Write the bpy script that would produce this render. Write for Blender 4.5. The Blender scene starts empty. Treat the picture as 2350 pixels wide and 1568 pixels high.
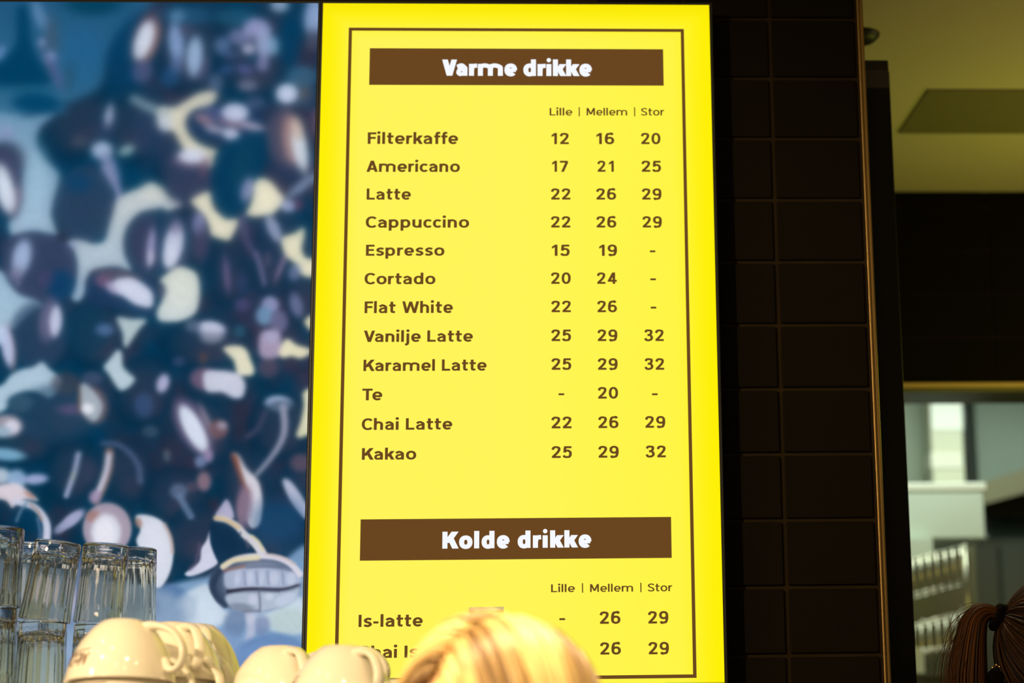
import bpy, bmesh, math, random
import numpy as np
from mathutils import Vector, Matrix, noise as mnoise
random.seed(7)
np.random.seed(7)
S = bpy.context.scene
C = S.collection
PI = math.pi

# ------------------------------------------------------------------ camera
FPX, PX, PY = 4400.0, 1490.8, 784.0          # focal length and principal point, px of 2350x1568
CAM = np.array([0.30096, -2.33174, 1.45])
YAW, PITCH, ROLL = 0.0492216, 0.2275368, -0.0147906
_f = np.array([math.sin(YAW) * math.cos(PITCH), math.cos(YAW) * math.cos(PITCH), math.sin(PITCH)])
_r0 = np.array([math.cos(YAW), -math.sin(YAW), 0.0])
_u0 = np.cross(_r0, _f)
_r = _r0 * math.cos(ROLL) + _u0 * math.sin(ROLL)
_u = -_r0 * math.sin(ROLL) + _u0 * math.cos(ROLL)
camd = bpy.data.cameras.new('camera')
cam = bpy.data.objects.new('camera', camd)
C.objects.link(cam)
cam.matrix_world = Matrix(((_r[0], _u[0], -_f[0], CAM[0]), (_r[1], _u[1], -_f[1], CAM[1]),
                           (_r[2], _u[2], -_f[2], CAM[2]), (0, 0, 0, 1)))
camd.sensor_width = 36.0
camd.lens = FPX / 2350.0 * 36.0
camd.shift_x = (1175.0 - PX) / 2350.0
camd.clip_start = 0.05
camd.dof.use_dof = True
camd.dof.focus_distance = 2.30
camd.dof.aperture_fstop = 3.3
S.camera = cam


def at(x, y, Y):
    """the point of the plane world-y = Y seen at photo pixel x, y"""
    d = _f + _r * (x - PX) / FPX - _u * (y - PY) / FPX
    p = CAM + d * (Y - CAM[1]) / d[1]
    return Vector((p[0], p[1], p[2]))


def at_z(x, y, Z):
    d = _f + _r * (x - PX) / FPX - _u * (y - PY) / FPX
    p = CAM + d * (Z - CAM[2]) / d[2]
    return Vector((p[0], p[1], p[2]))


def project(P):
    d = P - CAM
    z = d @ _f
    return PX + FPX * (d @ _r) / z, PY - FPX * (d @ _u) / z


# ------------------------------------------------------------------ light and exposure
S.view_settings.view_transform = 'Standard'
S.view_settings.look = 'None'
S.view_settings.exposure = 0.0
S.view_settings.gamma = 1.0
S.view_settings.use_curve_mapping = False
wd = bpy.data.worlds.new('world')
S.world = wd
wd.use_nodes = True
wd.node_tree.nodes['Background'].inputs[0].default_value = (0.12, 0.082, 0.034, 1)
wd.node_tree.nodes['Background'].inputs[1].default_value = 1.0


def lamp(name, kind, loc, color, power, size=0.05, target=None, **kw):
    d = bpy.data.lights.new(name, kind)
    d.color = color
    d.energy = power
    if kind == 'AREA':
        d.shape = 'RECTANGLE'
        d.size = size
        d.size_y = kw.get('size_y', size)
    else:
        d.shadow_soft_size = size
    if kind == 'SPOT':
        d.spot_size = kw.get('spot', 1.0)
        d.spot_blend = 0.6
    o = bpy.data.objects.new(name, d)
    C.objects.link(o)
    o.location = loc
    if target is not None:
        o.rotation_euler = (Vector(target) - Vector(loc)).to_track_quat('-Z', 'Y').to_euler()
    return o


WARM = (1.0, 0.735, 0.41)
cup_spot = (0.02, -0.35, 1.56)
lamp('warm_spot', 'SPOT', (-0.95, -2.40, 2.42), WARM, 222, 0.03, cup_spot, spot=0.9)
lamp('warm_spot', 'SPOT', (-1.50, -1.40, 2.42), WARM, 30, 0.022, cup_spot, spot=0.8)
lamp('warm_spot', 'SPOT', (-0.75, -1.15, 2.48), WARM, 10, 0.02, cup_spot, spot=0.8)
lamp('warm_spot', 'SPOT', (0.30, -1.25, 2.48), WARM, 8, 0.02, cup_spot, spot=0.8)
lamp('warm_spot', 'SPOT', (0.42, -0.80, 2.48), WARM, 125, 0.05, (0.20, -0.8, 1.57), spot=0.5)
lamp('warm_spot', 'SPOT', (-0.15, -0.95, 2.48), WARM, 40, 0.05, (0.18, -0.8, 1.55), spot=0.5)
# kitchen behind the opening: cool white tubes under its ceiling
lamp('kitchen_light', 'AREA', (1.35, 1.85, 2.44), (0.84, 1.0, 0.86), 7, 0.9, (1.35, 2.0, 1.0), size_y=0.16)
lamp('kitchen_light', 'AREA', (1.6, 3.1, 2.44), (0.84, 1.0, 0.86), 10, 0.9, (1.5, 3.2, 1.0), size_y=0.16)
# unseen lamps added to brighten the passage ceiling, the first one yellow-green
lamp('ceiling_fill', 'POINT', (1.22, 0.62, 2.05), (0.80, 0.86, 0.05), 2.9, 0.10)
lamp('ceiling_fill', 'POINT', (1.85, 0.35, 2.2), (1.0, 0.70, 0.32), 6.0, 0.08)
lamp('warm_spot', 'SPOT', (0.76, 0.34, 2.45), WARM, 26, 0.03, (0.80, -0.02, 1.62), spot=0.35)  # unseen spot added behind the ponytail for a rim light

lamp('kitchen_light', 'AREA', (1.05, 1.42, 2.40), (0.84, 1.0, 0.86), 2.6, 0.5, (1.2, 1.75, 1.9), size_y=0.08)  # unseen area lamp added near the opening to brighten the white box
for (x_, y_, z_, p_) in ((-1.3, -2.9, 2.3, 5), (-0.8, -3.2, 2.25, 5), (-0.2, -3.0, 2.3, 5), (0.4, -3.3, 2.2, 4), (0.9, -2.9, 2.3, 4), (1.4, -2.4, 2.3, 4),
                         (-1.45, -2.2, 2.2, 4), (-1.5, -1.4, 2.3, 3), (-1.0, -2.3, 2.35, 3), (0.1, -2.2, 2.35, 3)):
    lamp('hall_lamp', 'POINT', (x_, y_, z_), WARM, p_ * 0.7, 0.02)

for (x_, y_) in ((-0.9, -0.9), (-0.5, -1.3), (-0.15, -1.6), (0.35, -1.7), (0.8, -1.2), (-1.2, -0.5), (-0.7, -0.6), (-0.35, -0.95)):
    lamp('glint_lamp', 'POINT', (x_, y_, 2.49), WARM, 1.3, 0.012)  # unseen small lamps added for glints on the glass shoulders

# ------------------------------------------------------------------ materials


def lin(c):
    return tuple(((v / 255.0) / 12.92 if v / 255.0 <= 0.04045 else ((v / 255.0 + 0.055) / 1.055) ** 2.4) for v in c)


def mat(name, color, rough=0.5, metal=0.0, spec=0.5, nscale=0, namt=0.0, bump=0.0, bscale=60, coat=0.0, stretch=None):
    m = bpy.data.materials.new(name)
    m.use_nodes = True
    nt = m.node_tree
    b = nt.nodes['Principled BSDF']
    b.inputs['Base Color'].default_value = (*color, 1)
    b.inputs['Roughness'].default_value = rough
    b.inputs['Metallic'].default_value = metal
    b.inputs['Specular IOR Level'].default_value = spec
    b.inputs['Coat Weight'].default_value = coat
    if nscale or bump:
        tc = nt.nodes.new('ShaderNodeTexCoord')
        mp = nt.nodes.new('ShaderNodeMapping')
        nt.links.new(tc.outputs['Object'], mp.inputs[0])
        if stretch:
            mp.inputs['Scale'].default_value = stretch
    if nscale:
        n = nt.nodes.new('ShaderNodeTexNoise')
        n.inputs['Scale'].default_value = nscale
        n.inputs['Detail'].default_value = 4
        nt.links.new(mp.outputs[0], n.inputs['Vector'])
        mx = nt.nodes.new('ShaderNodeMix')
        mx.data_type = 'RGBA'
        mx.inputs[6].default_value = tuple(max(0, c * (1 - namt)) for c in color) + (1,)
        mx.inputs[7].default_value = tuple(min(1, c * (1 + namt)) for c in color) + (1,)
        nt.links.new(n.outputs['Fac'], mx.inputs[0])
        nt.links.new(mx.outputs[2], b.inputs['Base Color'])
    if bump:
        n2 = nt.nodes.new('ShaderNodeTexNoise')
        n2.inputs['Scale'].default_value = bscale
        nt.links.new(mp.outputs[0], n2.inputs['Vector'])
        bp = nt.nodes.new('ShaderNodeBump')
        bp.inputs['Strength'].default_value = bump
        bp.inputs['Distance'].default_value = 0.002
        nt.links.new(n2.outputs['Fac'], bp.inputs['Height'])
        nt.links.new(bp.outputs[0], b.inputs['Normal'])
    return m


def emit(name, srgb, k=1.0):
    m = bpy.data.materials.new(name)
    m.use_nodes = True
    nt = m.node_tree
    nt.nodes.clear()
    o = nt.nodes.new('ShaderNodeOutputMaterial')
    e = nt.nodes.new('ShaderNodeEmission')
    e.inputs[0].default_value = (*lin(srgb), 1)
    e.inputs[1].default_value = k
    nt.links.new(e.outputs[0], o.inputs[0])
    return m


M = dict(
    tile=mat('black_tile', (0.0042, 0.0028, 0.0010), 0.7, spec=0.05, nscale=9, namt=0.25, bump=0.15, bscale=40),
    grout=mat('grout', (0.0145, 0.0090, 0.0026), 0.9, spec=0.1, nscale=30, namt=0.3),
    black=mat('black_plastic', (0.006, 0.006, 0.006), 0.45, spec=0.3, nscale=20, namt=0.2),
    blackmetal=mat('black_metal', (0.004, 0.004, 0.004), 0.6, spec=0.15, nscale=20, namt=0.2),
    brass=mat('satin_metal', (0.22, 0.14, 0.05), 0.45, metal=1.0, nscale=40, namt=0.2, stretch=(30, 30, 1)),
    steel=mat('stainless_steel', (0.62, 0.62, 0.58), 0.28, metal=1.0, nscale=20, namt=0.08, stretch=(1, 1, 30)),
    ceiling=mat('ceiling_paint', (0.62, 0.56, 0.40), 0.9, spec=0.1, nscale=3, namt=0.06),
    panel=mat('ceiling_panel', (0.20, 0.18, 0.10), 0.6, spec=0.2, nscale=5, namt=0.1),
    floor=mat('floor_tile', (0.10, 0.085, 0.06), 0.4, nscale=4, namt=0.25),
    china=mat('white_china', (0.88, 0.83, 0.74), 0.12, spec=0.5, coat=0.3, nscale=6, namt=0.015),
    logo=mat('brown_print', (0.12, 0.03, 0.006), 0.3, nscale=20, namt=0.2),
    kwall=mat('kitchen_wall', (0.42, 0.47, 0.38), 0.5, nscale=2, namt=0.08),
    kwhite=mat('white_enamel', (0.70, 0.80, 0.74), 0.4, nscale=4, namt=0.04),
    kcream=mat('cream_enamel', (0.66, 0.66, 0.50), 0.35, nscale=4, namt=0.05),
    kteal=mat('grey_green_panel', (0.22, 0.28, 0.23), 0.45, nscale=3, namt=0.18),
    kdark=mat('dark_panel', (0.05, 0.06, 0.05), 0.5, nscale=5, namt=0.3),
    krail=mat('bronze_rail', (0.22, 0.20, 0.11), 0.4, nscale=5, namt=0.1),
    wire=mat('rack_wire', (0.62, 0.59, 0.46), 0.3, metal=1.0, nscale=5, namt=0.05),
    skin=mat('skin', (0.72, 0.43, 0.27), 0.5, nscale=12, namt=0.08, bump=0.05),
    eye=mat('eye_white', (0.8, 0.78, 0.74), 0.2, nscale=8, namt=0.03),
    iris=mat('iris', (0.06, 0.10, 0.12), 0.2, nscale=60, namt=0.3),
    lips=mat('lips', (0.50, 0.18, 0.14), 0.45, nscale=20, namt=0.1),
    shirt=mat('black_polo', (0.02, 0.02, 0.022), 0.85, nscale=120, namt=0.3, bump=0.2, bscale=400),
    trousers=mat('black_trousers', (0.012, 0.012, 0.014), 0.85, nscale=90, namt=0.3, bump=0.2, bscale=300),
    shoe=mat('black_shoe', (0.01, 0.01, 0.01), 0.4, nscale=20, namt=0.2),
    elastic=mat('hair_elastic', (0.0015, 0.001, 0.001), 0.95, spec=0.03, nscale=90, namt=0.3, bump=0.4, bscale=200),
    gold=mat('gold_stud', (0.85, 0.55, 0.22), 0.15, metal=1.0, nscale=20, namt=0.05),
    counter=mat('counter_top', (0.10, 0.08, 0.06), 0.3, nscale=12, namt=0.3),
    wood=mat('counter_front', (0.10, 0.05, 0.02), 0.5, nscale=6, namt=0.4, stretch=(1, 1, 12)),
    e_white=emit('screen_white', (246, 249, 255)),
)


def glass_mat(name, tint, rough=0.0):
    m = bpy.data.materials.new(name)
    m.use_nodes = True
    nt = m.node_tree
    b = nt.nodes['Principled BSDF']
    b.inputs['Base Color'].default_value = (*tint, 1)
    b.inputs['Roughness'].default_value = rough
    b.inputs['IOR'].default_value = 1.5
    b.inputs['Transmission Weight'].default_value = 1.0
    n = nt.nodes.new('ShaderNodeTexNoise')
    n.inputs['Scale'].default_value = 60
    bp = nt.nodes.new('ShaderNodeBump')
    bp.inputs['Strength'].default_value = 0.02
    bp.inputs['Distance'].default_value = 0.001
    nt.links.new(n.outputs['Fac'], bp.inputs['Height'])
    nt.links.new(bp.outputs[0], b.inputs['Normal'])
    return m


M['glass'] = glass_mat('clear_glass', (0.978, 0.945, 0.80))


def hair_mat(name, dark, light):
    m = bpy.data.materials.new(name)
    m.use_nodes = True
    nt = m.node_tree
    b = nt.nodes['Principled BSDF']
    b.inputs['Roughness'].default_value = 0.38
    b.inputs['Specular IOR Level'].default_value = 0.6
    at_ = nt.nodes.new('ShaderNodeAttribute')
    at_.attribute_name = 'shade'
    mx = nt.nodes.new('ShaderNodeMix')
    mx.data_type = 'RGBA'
    mx.inputs[6].default_value = (*dark, 1)
    mx.inputs[7].default_value = (*light, 1)
    nt.links.new(at_.outputs['Fac'], mx.inputs[0])
    nt.links.new(mx.outputs[2], b.inputs['Base Color'])
    return m


M['blond'] = hair_mat('blond_hair', (0.085, 0.028, 0.001), (0.86, 0.60, 0.25))
M['auburn'] = hair_mat('auburn_hair', (0.0022, 0.0005, 0.0001), (0.070, 0.022, 0.001))
M['auburn'].node_tree.nodes['Principled BSDF'].inputs['Specular IOR Level'].default_value = 0.10
M['auburn'].node_tree.nodes['Principled BSDF'].inputs['Roughness'].default_value = 0.6

# ------------------------------------------------------------------ helpers


def link(name, me, parent=None, m=None, smooth=False):
    o = bpy.data.objects.new(name, me)
    C.objects.link(o)
    if parent:
        o.parent = parent
    if m:
        me.materials.clear()
        me.materials.append(m)
    if smooth:
        me.polygons.foreach_set('use_smooth', [True] * len(me.polygons))
    return o


def from_bm(name, bm, m=None, parent=None, smooth=False):
    me = bpy.data.meshes.new(name)
    bm.to_mesh(me)
    bm.free()
    return link(name, me, parent, m, smooth)


def tag(o, label=None, cat=None, group=None, kind=None):
    if label:
        o['label'] = label
    if cat:
        o['category'] = cat
    if group:
        o['group'] = group
    if kind:
        o['kind'] = kind
    return o


def empty(name, loc=(0, 0, 0), rz=0.0):
    o = bpy.data.objects.new(name, None)
    C.objects.link(o)
    o.location = loc
    o.rotation_euler = (0, 0, rz)
    o.empty_display_size = 0.05
    return o


def box_bm(lo, hi, bevel=0.0, bm=None, seg=2):
    own = bm is None
    if own:
        bm = bmesh.new()
    r = bmesh.ops.create_cube(bm, size=1.0)
    c = [(a + b) / 2 for a, b in zip(lo, hi)]
    d = [abs(b - a) for a, b in zip(lo, hi)]
    for v in r['verts']:
        v.co = Vector((c[0] + v.co.x * d[0], c[1] + v.co.y * d[1], c[2] + v.co.z * d[2]))
    if bevel:
        ed = list({e for v in r['verts'] for e in v.link_edges})
        bmesh.ops.bevel(bm, geom=ed, offset=bevel, segments=seg, affect='EDGES', profile=0.5)
    return bm


def box(name, lo, hi, m, parent=None, bevel=0.0):
    return from_bm(name, box_bm(lo, hi, bevel), m, parent)


def add_tube(bm, pts, rad, n=8, flat=None, cap=True):
    """sweep an ellipse along pts; rad: number, list, or list of (a, b); flat = direction kept as side axis"""
    pts = [Vector(p) for p in pts]
    rings = []
    side = Vector(flat) if flat is not None else None
    prev = None
    for i, p in enumerate(pts):
        t = (pts[min(i + 1, len(pts) - 1)] - pts[max(i - 1, 0)]).normalized()
        if side is not None:
            s = (side - t * side.dot(t)).normalized()
        else:
            s = prev if prev is not None else (Vector((0, 0, 1)) if abs(t.z) < 0.9 else Vector((1, 0, 0)))
            s = (s - t * s.dot(t)).normalized()
            prev = s
        w = t.cross(s)
        r = rad[i] if isinstance(rad, (list, tuple)) else rad
        a, b = r if isinstance(r, (list, tuple)) else (r, r)
        rings.append([bm.verts.new(p + s * (a * math.cos(2 * PI * k / n)) + w * (b * math.sin(2 * PI * k / n))) for k in range(n)])
    for i in range(len(rings) - 1):
        for k in range(n):
            bm.faces.new((rings[i][k], rings[i][(k + 1) % n], rings[i + 1][(k + 1) % n], rings[i + 1][k]))
    if cap:
        bm.faces.new(rings[0][::-1])
        bm.faces.new(rings[-1])
    return rings


def lathe(prof, n=48, bm=None, radfn=None):
    """prof: list of (r, z); r = 0 closes on the axis"""
    bm = bm or bmesh.new()
    rings = []
    for (r, z) in prof:
        if r <= 1e-6:
            rings.append([bm.verts.new((0, 0, z))])
        else:
            rings.append([bm.verts.new(((radfn(r, z, k) if radfn else r) * math.cos(2 * PI * k / n),
                                        (radfn(r, z, k) if radfn else r) * math.sin(2 * PI * k / n), z)) for k in range(n)])
    for i in range(len(rings) - 1):
        a, b = rings[i], rings[i + 1]
        for k in range(n):
            k2 = (k + 1) % n
            if len(a) == 1:
                bm.faces.new((a[0], b[k2], b[k]))
            elif len(b) == 1:
                bm.faces.new((a[k], a[k2], b[0]))
            else:
                bm.faces.new((a[k], a[k2], b[k2], b[k]))
    bmesh.ops.recalc_face_normals(bm, faces=bm.faces)
    return bm


def catmull(pts, n=8, closed=False):
    P = [Vector(p) for p in pts]
    out = []
    L = len(P)
    rng = range(L) if closed else range(L - 1)
    for i in rng:
        if closed:
            a, b, c, d = P[(i - 1) % L], P[i], P[(i + 1) % L], P[(i + 2) % L]
        else:
            a, b, c, d = P[max(i - 1, 0)], P[i], P[i + 1], P[min(i + 2, L - 1)]
        for k in range(n):
            t = k / n
            out.append(0.5 * ((2 * b) + (c - a) * t + (2 * a - 5 * b + 4 * c - d) * t * t + (3 * b - a - 3 * c + d) * t ** 3))
    if not closed:
        out.append(P[-1])
    return out


def copy_tree(o, parent=None):
    c = o.copy()
    C.objects.link(c)
    c.parent = parent
    for ch in list(o.children):
        copy_tree(ch, c)
    return c


# ------------------------------------------------------------------ lettering: a drawn grotesque, strokes swept as ribbons
XH = 0.74


def _arc(cx, cy, rx, ry, a0, a1, n=22, e=2.25):
    o = []
    for i in range(n + 1):
        a = math.radians(a0 + (a1 - a0) * i / n)
        c, s_ = math.cos(a), math.sin(a)
        o.append((cx + rx * math.copysign(abs(c) ** (2 / e), c), cy + ry * math.copysign(abs(s_) ** (2 / e), s_)))
    return o


def _cv(*p):
    return [(q.x, q.y) for q in catmull([(x, y, 0) for x, y in p], 7)]


def glyph(ch, w):
    """strokes of a letter, cap height 1: ('s', pts, weight) ribbons, ('d', x0, y0, x1, y1, weight) diagonals cut level,
    ('o', x, y, r) dots; and its advance"""
    h = w / 2
    g = w * (0.43 if w < 0.25 else 0.37)                # half weight of level strokes
    st = []

    def S_(pts, k=1.0):
        st.append(('s', pts, w * k))

    def D(x0, y0, x1, y1, k=1.0):
        st.append(('d', x0, y0, x1, y1, w * k))

    def stem(x, y0, y1):
        S_([(x, y0), (x, y1)])

    def bar(x0, x1, y):
        st.append(('b', x0, x1, y, g))
    r = 0.05                     # side bearing of round shapes
    q = 0.095
    if ch == ' ':
        return [], 0.33
    if ch == 'o':
        W = 0.60 + w * 0.62
        S_(_arc(W / 2, XH / 2, W / 2 - h, XH / 2 - g + 0.012, 0, 360, 40))
        return st, W + r
    if ch in 'eé':
        W = 0.58 + w * 0.58
        S_(_arc(W / 2, XH / 2, W / 2 - h, XH / 2 - g + 0.012, -3, 318, 34))
        bar(h, W - h * 0.45, XH * 0.475)
        if ch == 'é':
            D(W * 0.42, XH + 0.08, W * 0.70, XH + 0.30, 0.9)
        return st, W + r
    if ch == 'c':
        W = 0.55 + w * 0.5
        S_(_arc(W / 2 + 0.0, XH / 2, W / 2 - h + 0.02, XH / 2 - g + 0.012, 42, 318, 30))
        return st, W - 0.02
    if ch == 'a':
        W = 0.50 + w * 0.6
        S_(_cv((0.065, XH * 0.74), (0.14, XH - g * 1.5), (W * 0.48, XH - g + 0.012), (W - h - 0.03, XH - g * 2.1), (W - h, XH * 0.60), (W - h, XH * 0.3), (W - h, 0)))
        S_(_cv((W - h, XH * 0.575), (W * 0.55, XH * 0.555), (h + 0.05, XH * 0.46), (h, XH * 0.27), (h + 0.06, g + 0.005), (W * 0.42, g - 0.012), (W * 0.72, g + 0.035), (W - h, XH * 0.30)), 0.9)
        return st, W + q
    if ch in 'nh':
        W = 0.50 + w * 0.75
        stem(h, 0, XH if ch == 'n' else 1.03)
        S_(_cv((h + 0.01, XH * 0.58), (h + 0.06, XH * 0.80), (W * 0.5, XH - g + 0.012), (W - h - 0.045, XH - g * 1.7), (W - h, XH * 0.62), (W - h, XH * 0.3), (W - h, 0)))
        return st, W + q
    if ch == 'u':
        W = 0.50 + w * 0.75
        stem(W - h, 0, XH)
        S_([(W - x, XH - y) for x, y in _cv((h + 0.01, XH * 0.58), (h + 0.06, XH * 0.80), (W * 0.5, XH - g + 0.012), (W - h - 0.045, XH - g * 1.7), (W - h, XH * 0.62), (W - h, XH * 0.3), (W - h, 0))])
        return st, W + q
    if ch == 'm':
        d_ = 0.40 + w * (0.55 if w < 0.25 else 0.66)
        stem(h, 0, XH)
        for k in (0, 1):
            o = k * d_
            S_([(x + o, y) for x, y in _cv((h + 0.01, XH * 0.58), (h + 0.05, XH * 0.80), (h + d_ * 0.5, XH - g + 0.012), (h + d_ - 0.04, XH - g * 1.7), (h + d_, XH * 0.62), (h + d_, XH * 0.3), (h + d_, 0))])
        return st, 2 * d_ + w + q
    if ch == 'r':
        stem(h, 0, XH)
        S_(_cv((h + 0.01, XH * 0.52), (h + 0.05, XH * 0.78), (h + 0.15, XH - g * 1.15), (0.30 + w * 0.62, XH - g * 0.95)))
        return st, 0.30 + w * 0.6 + 0.05
    if ch in 'dpb':
        W = 0.56 + w * 0.65
        S_(_arc(W / 2, XH / 2, W / 2 - h, XH / 2 - g + 0.012, 0, 360, 40))
        if ch == 'd':
            stem(W - h, 0, 1.03)
        else:
            stem(h, -0.27, XH)
        return st, W + q
    if ch in 'ij':
        x = h if ch == 'i' else h + 0.04
        if ch == 'i':
            stem(x, 0, XH)
        else:
            S_(_cv((x, XH), (x, 0.3), (x, -0.05), (x - 0.05, -0.20), (x - 0.20, -0.235)))
        st.append(('o', x, 0.955 + w * 0.10, 0.10 + h * 0.22))
        return st, x + h + q
    if ch == 'l':
        stem(h, 0, 1.03)
        return st, w + q
    if ch == 't':
        x = 0.13 + h * 0.6
        S_(_cv((x, 0.97), (x, 0.5), (x, 0.20), (x + 0.05, g + 0.01), (x + 0.20 + h * 0.4, g + 0.005)))
        bar(0.0, x + 0.20 + h * 0.7, XH - g)
        return st, x + 0.22 + h + 0.01
    if ch == 'f':
        x = 0.13 + h * 0.6
        S_(_cv((x, 0), (x, 0.5), (x, 0.82), (x + 0.06, 1.02 - g * 0.7), (x + 0.19 + h * 0.5, 1.04 - g)))
        bar(0.0, x + 0.18 + h * 0.7, XH - g)
        return st, x + 0.17 + h
    if ch == 'k':
        stem(h, 0, 1.03)
        D(w * 0.9, XH * 0.36, 0.42 + w * 0.62, XH, 1.12)
        D(0.40 + w * 0.75, 0, 0.20 + w * 0.62, XH * 0.60, 1.12)
        return st, 0.40 + w * 1.25 + 0.02
    if ch == 's':
        W = 0.47 + w * 0.55
        S_(_cv((W - 0.06, XH * 0.80), (W * 0.75, XH - g * 1.1), (W * 0.48, XH - g + 0.012), (h + 0.03, XH - g * 2.0), (h + 0.03, XH * 0.66), (W * 0.34, XH * 0.545),
               (W * 0.68, XH * 0.455), (W - h - 0.01, XH * 0.33), (W - h - 0.02, g * 1.8), (W * 0.52, g - 0.012), (W * 0.25, g + 0.02), (0.045, XH * 0.185)))
        return st, W + r
    if ch == 'C':
        W = 0.74 + w * 0.45
        S_(_arc(W / 2 + 0.03, 0.5, W / 2 - h + 0.02, 0.5 - g + 0.014, 42, 318, 34))
        return st, W - 0.01
    if ch == '-':
        bar(0, 0.36, 0.36)
        return st, 0.36 + q
    if ch in 'FELI':
        stem(h, 0, 1)
        if ch == 'I':
            return st, w + q
        W = 0.50 + w * 0.55
        if ch in 'FE':
            bar(h, W, 1 - g)
            bar(h, W * 0.93, 0.52)
        if ch in 'EL':
            bar(h, W, g)
        return st, W + (0.03 if ch == 'F' else 0.06)
    if ch == 'T':
        W = 0.62 + w * 0.5
        stem(W / 2, 0, 1)
        bar(0, W, 1 - g)
        return st, W - 0.06
    if ch == 'A':
        W = 0.70 + w * 0.75
        D(w * 0.58, 0, W / 2 - w * 0.02, 1, 1.12)
        D(W - w * 0.58, 0, W / 2 + w * 0.02, 1, 1.12)
        bar(W * 0.22, W * 0.78, 0.27)
        return st, W + 0.03
    if ch == 'V':
        W = 0.66 + w * 0.8
        D(w * 0.58, 1, W / 2, 0, 1.12)
        D(W - w * 0.58, 1, W / 2, 0, 1.12)
        return st, W - 0.06
    if ch == 'W':
        W = 1.02 + w * 1.15
        D(w * 0.56, 1, W * 0.27, 0, 1.05)
        D(W * 0.5, 0.98, W * 0.27 + 0.01, 0, 1.0)
        D(W * 0.5, 0.98, W * 0.73 - 0.01, 0, 1.0)
        D(W - w * 0.56, 1, W * 0.73, 0, 1.05)
        return st, W + 0.02
    if ch == 'M':
        W = 0.74 + w * 0.95
        stem(h, 0, 1)
        stem(W - h, 0, 1)
        D(w * 0.62, 1, W / 2, 0.14, 1.1)
        D(W - w * 0.62, 1, W / 2, 0.14, 1.1)
        return st, W + q
    if ch == 'K':
        stem(h, 0, 1)
        D(w * 0.9, 0.34, 0.56 + w * 0.6, 1, 1.18)
        D(0.56 + w * 0.7, 0, 0.26 + w * 0.7, 0.62, 1.18)
        return st, 0.56 + w * 1.25
    if ch == 'S':
        W = 0.60 + w * 0.5
        S_(_cv((W - 0.07, 0.80), (W * 0.76, 1 - g * 1.2), (W * 0.48, 1.012 - g), (h + 0.04, 0.90 - g), (h + 0.02, 0.70), (W * 0.34, 0.56), (W * 0.68, 0.45),
               (W - h - 0.01, 0.31), (W - h - 0.03, g * 1.7), (W * 0.5, g - 0.012), (W * 0.22, g + 0.03), (0.05, 0.20)))
        return st, W + r
    if ch == '0':
        W = 0.62 + w * 0.5
        S_(_arc(W / 2, 0.5, W / 2 - h, 0.5 - g + 0.01, 0, 360, 44))
        return st, 0.80
    if ch == '1':
        stem(0.44, 0, 1)
        st.append(('p', [(0.44 + h, 1), (0.44 - h * 0.7, 1), (0.13, 0.82), (0.13, 0.82 - w * 0.95), (0.44 - h * 0.7, 1 - w * 1.05), (0.44 + h, 1 - w * 1.05)]))
        return st, 0.72
    if ch == '2':
        W = 0.66
        S_(_cv((h * 0.8, 0.70), (h + 0.05, 0.87), (W * 0.48, 1.01 - g), (W - h - 0.02, 0.86), (W - h - 0.01, 0.66), (W * 0.62, 0.43), (W * 0.30, 0.20), (h + 0.01, g * 1.1)))
        bar(0.02, W + 0.02, g)
        return st, 0.80
    if ch == '3':
        W = 0.66
        S_(_cv((h * 0.7, 0.76), (h + 0.07, 0.91), (W * 0.48, 1.01 - g), (W - h - 0.03, 0.88), (W - h - 0.04, 0.67), (W * 0.60, 0.54), (W * 0.36, 0.53)))
        S_(_cv((W * 0.36, 0.53), (W * 0.62, 0.52), (W - h, 0.40), (W - h, 0.20), (W * 0.62, g), (W * 0.38, g - 0.01), (h + 0.05, 0.10), (h * 0.5, 0.25)))
        return st, 0.80
    if ch == '4':
        W = 0.72
        stem(W - h - 0.11, 0, 1)
        bar(0.02, W + 0.02, 0.27)
        D(h * 1.0 + 0.02, 0.27, W - w - 0.02, 1, 1.1)
        return st, 0.80
    if ch == '5':
        W = 0.66
        S_([(0.10 + h * 0.6, 1 - g), (0.07 + h * 0.6, 0.46)])
        bar(0.09, W - 0.02, 1 - g)
        S_(_cv((0.07 + h * 0.4, 0.50), (W * 0.34, 0.60), (W * 0.58, 0.62), (W - h - 0.02, 0.50), (W - h, 0.28), (W - h - 0.09, 0.10), (W * 0.45, g - 0.01), (h + 0.04, 0.09), (h * 0.5, 0.22)))
        return st, 0.80
    if ch in '69':
        W = 0.70
        p = _cv((W - h - 0.03, 0.82), (W * 0.72, 0.95), (W * 0.52, 1.01 - g), (h + 0.09, 0.88), (h + 0.0, 0.60), (h, 0.34))
        c = _arc(W / 2, 0.325, W / 2 - h, 0.325 - g + 0.012, 0, 360, 40)
        if ch == '9':
            p = [(W - x, 1 - y) for x, y in p]
            c = [(W - x, 1 - y) for x, y in c]
        S_(p)
        S_(c)
        return st, 0.80
    if ch == '7':
        W = 0.66
        bar(0.02, W + 0.02, 1 - g)
        D(W * 0.36, 0, W - 0.04, 1 - g * 1.2, 1.12)
        return st, 0.76
    return st, 0.5


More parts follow.
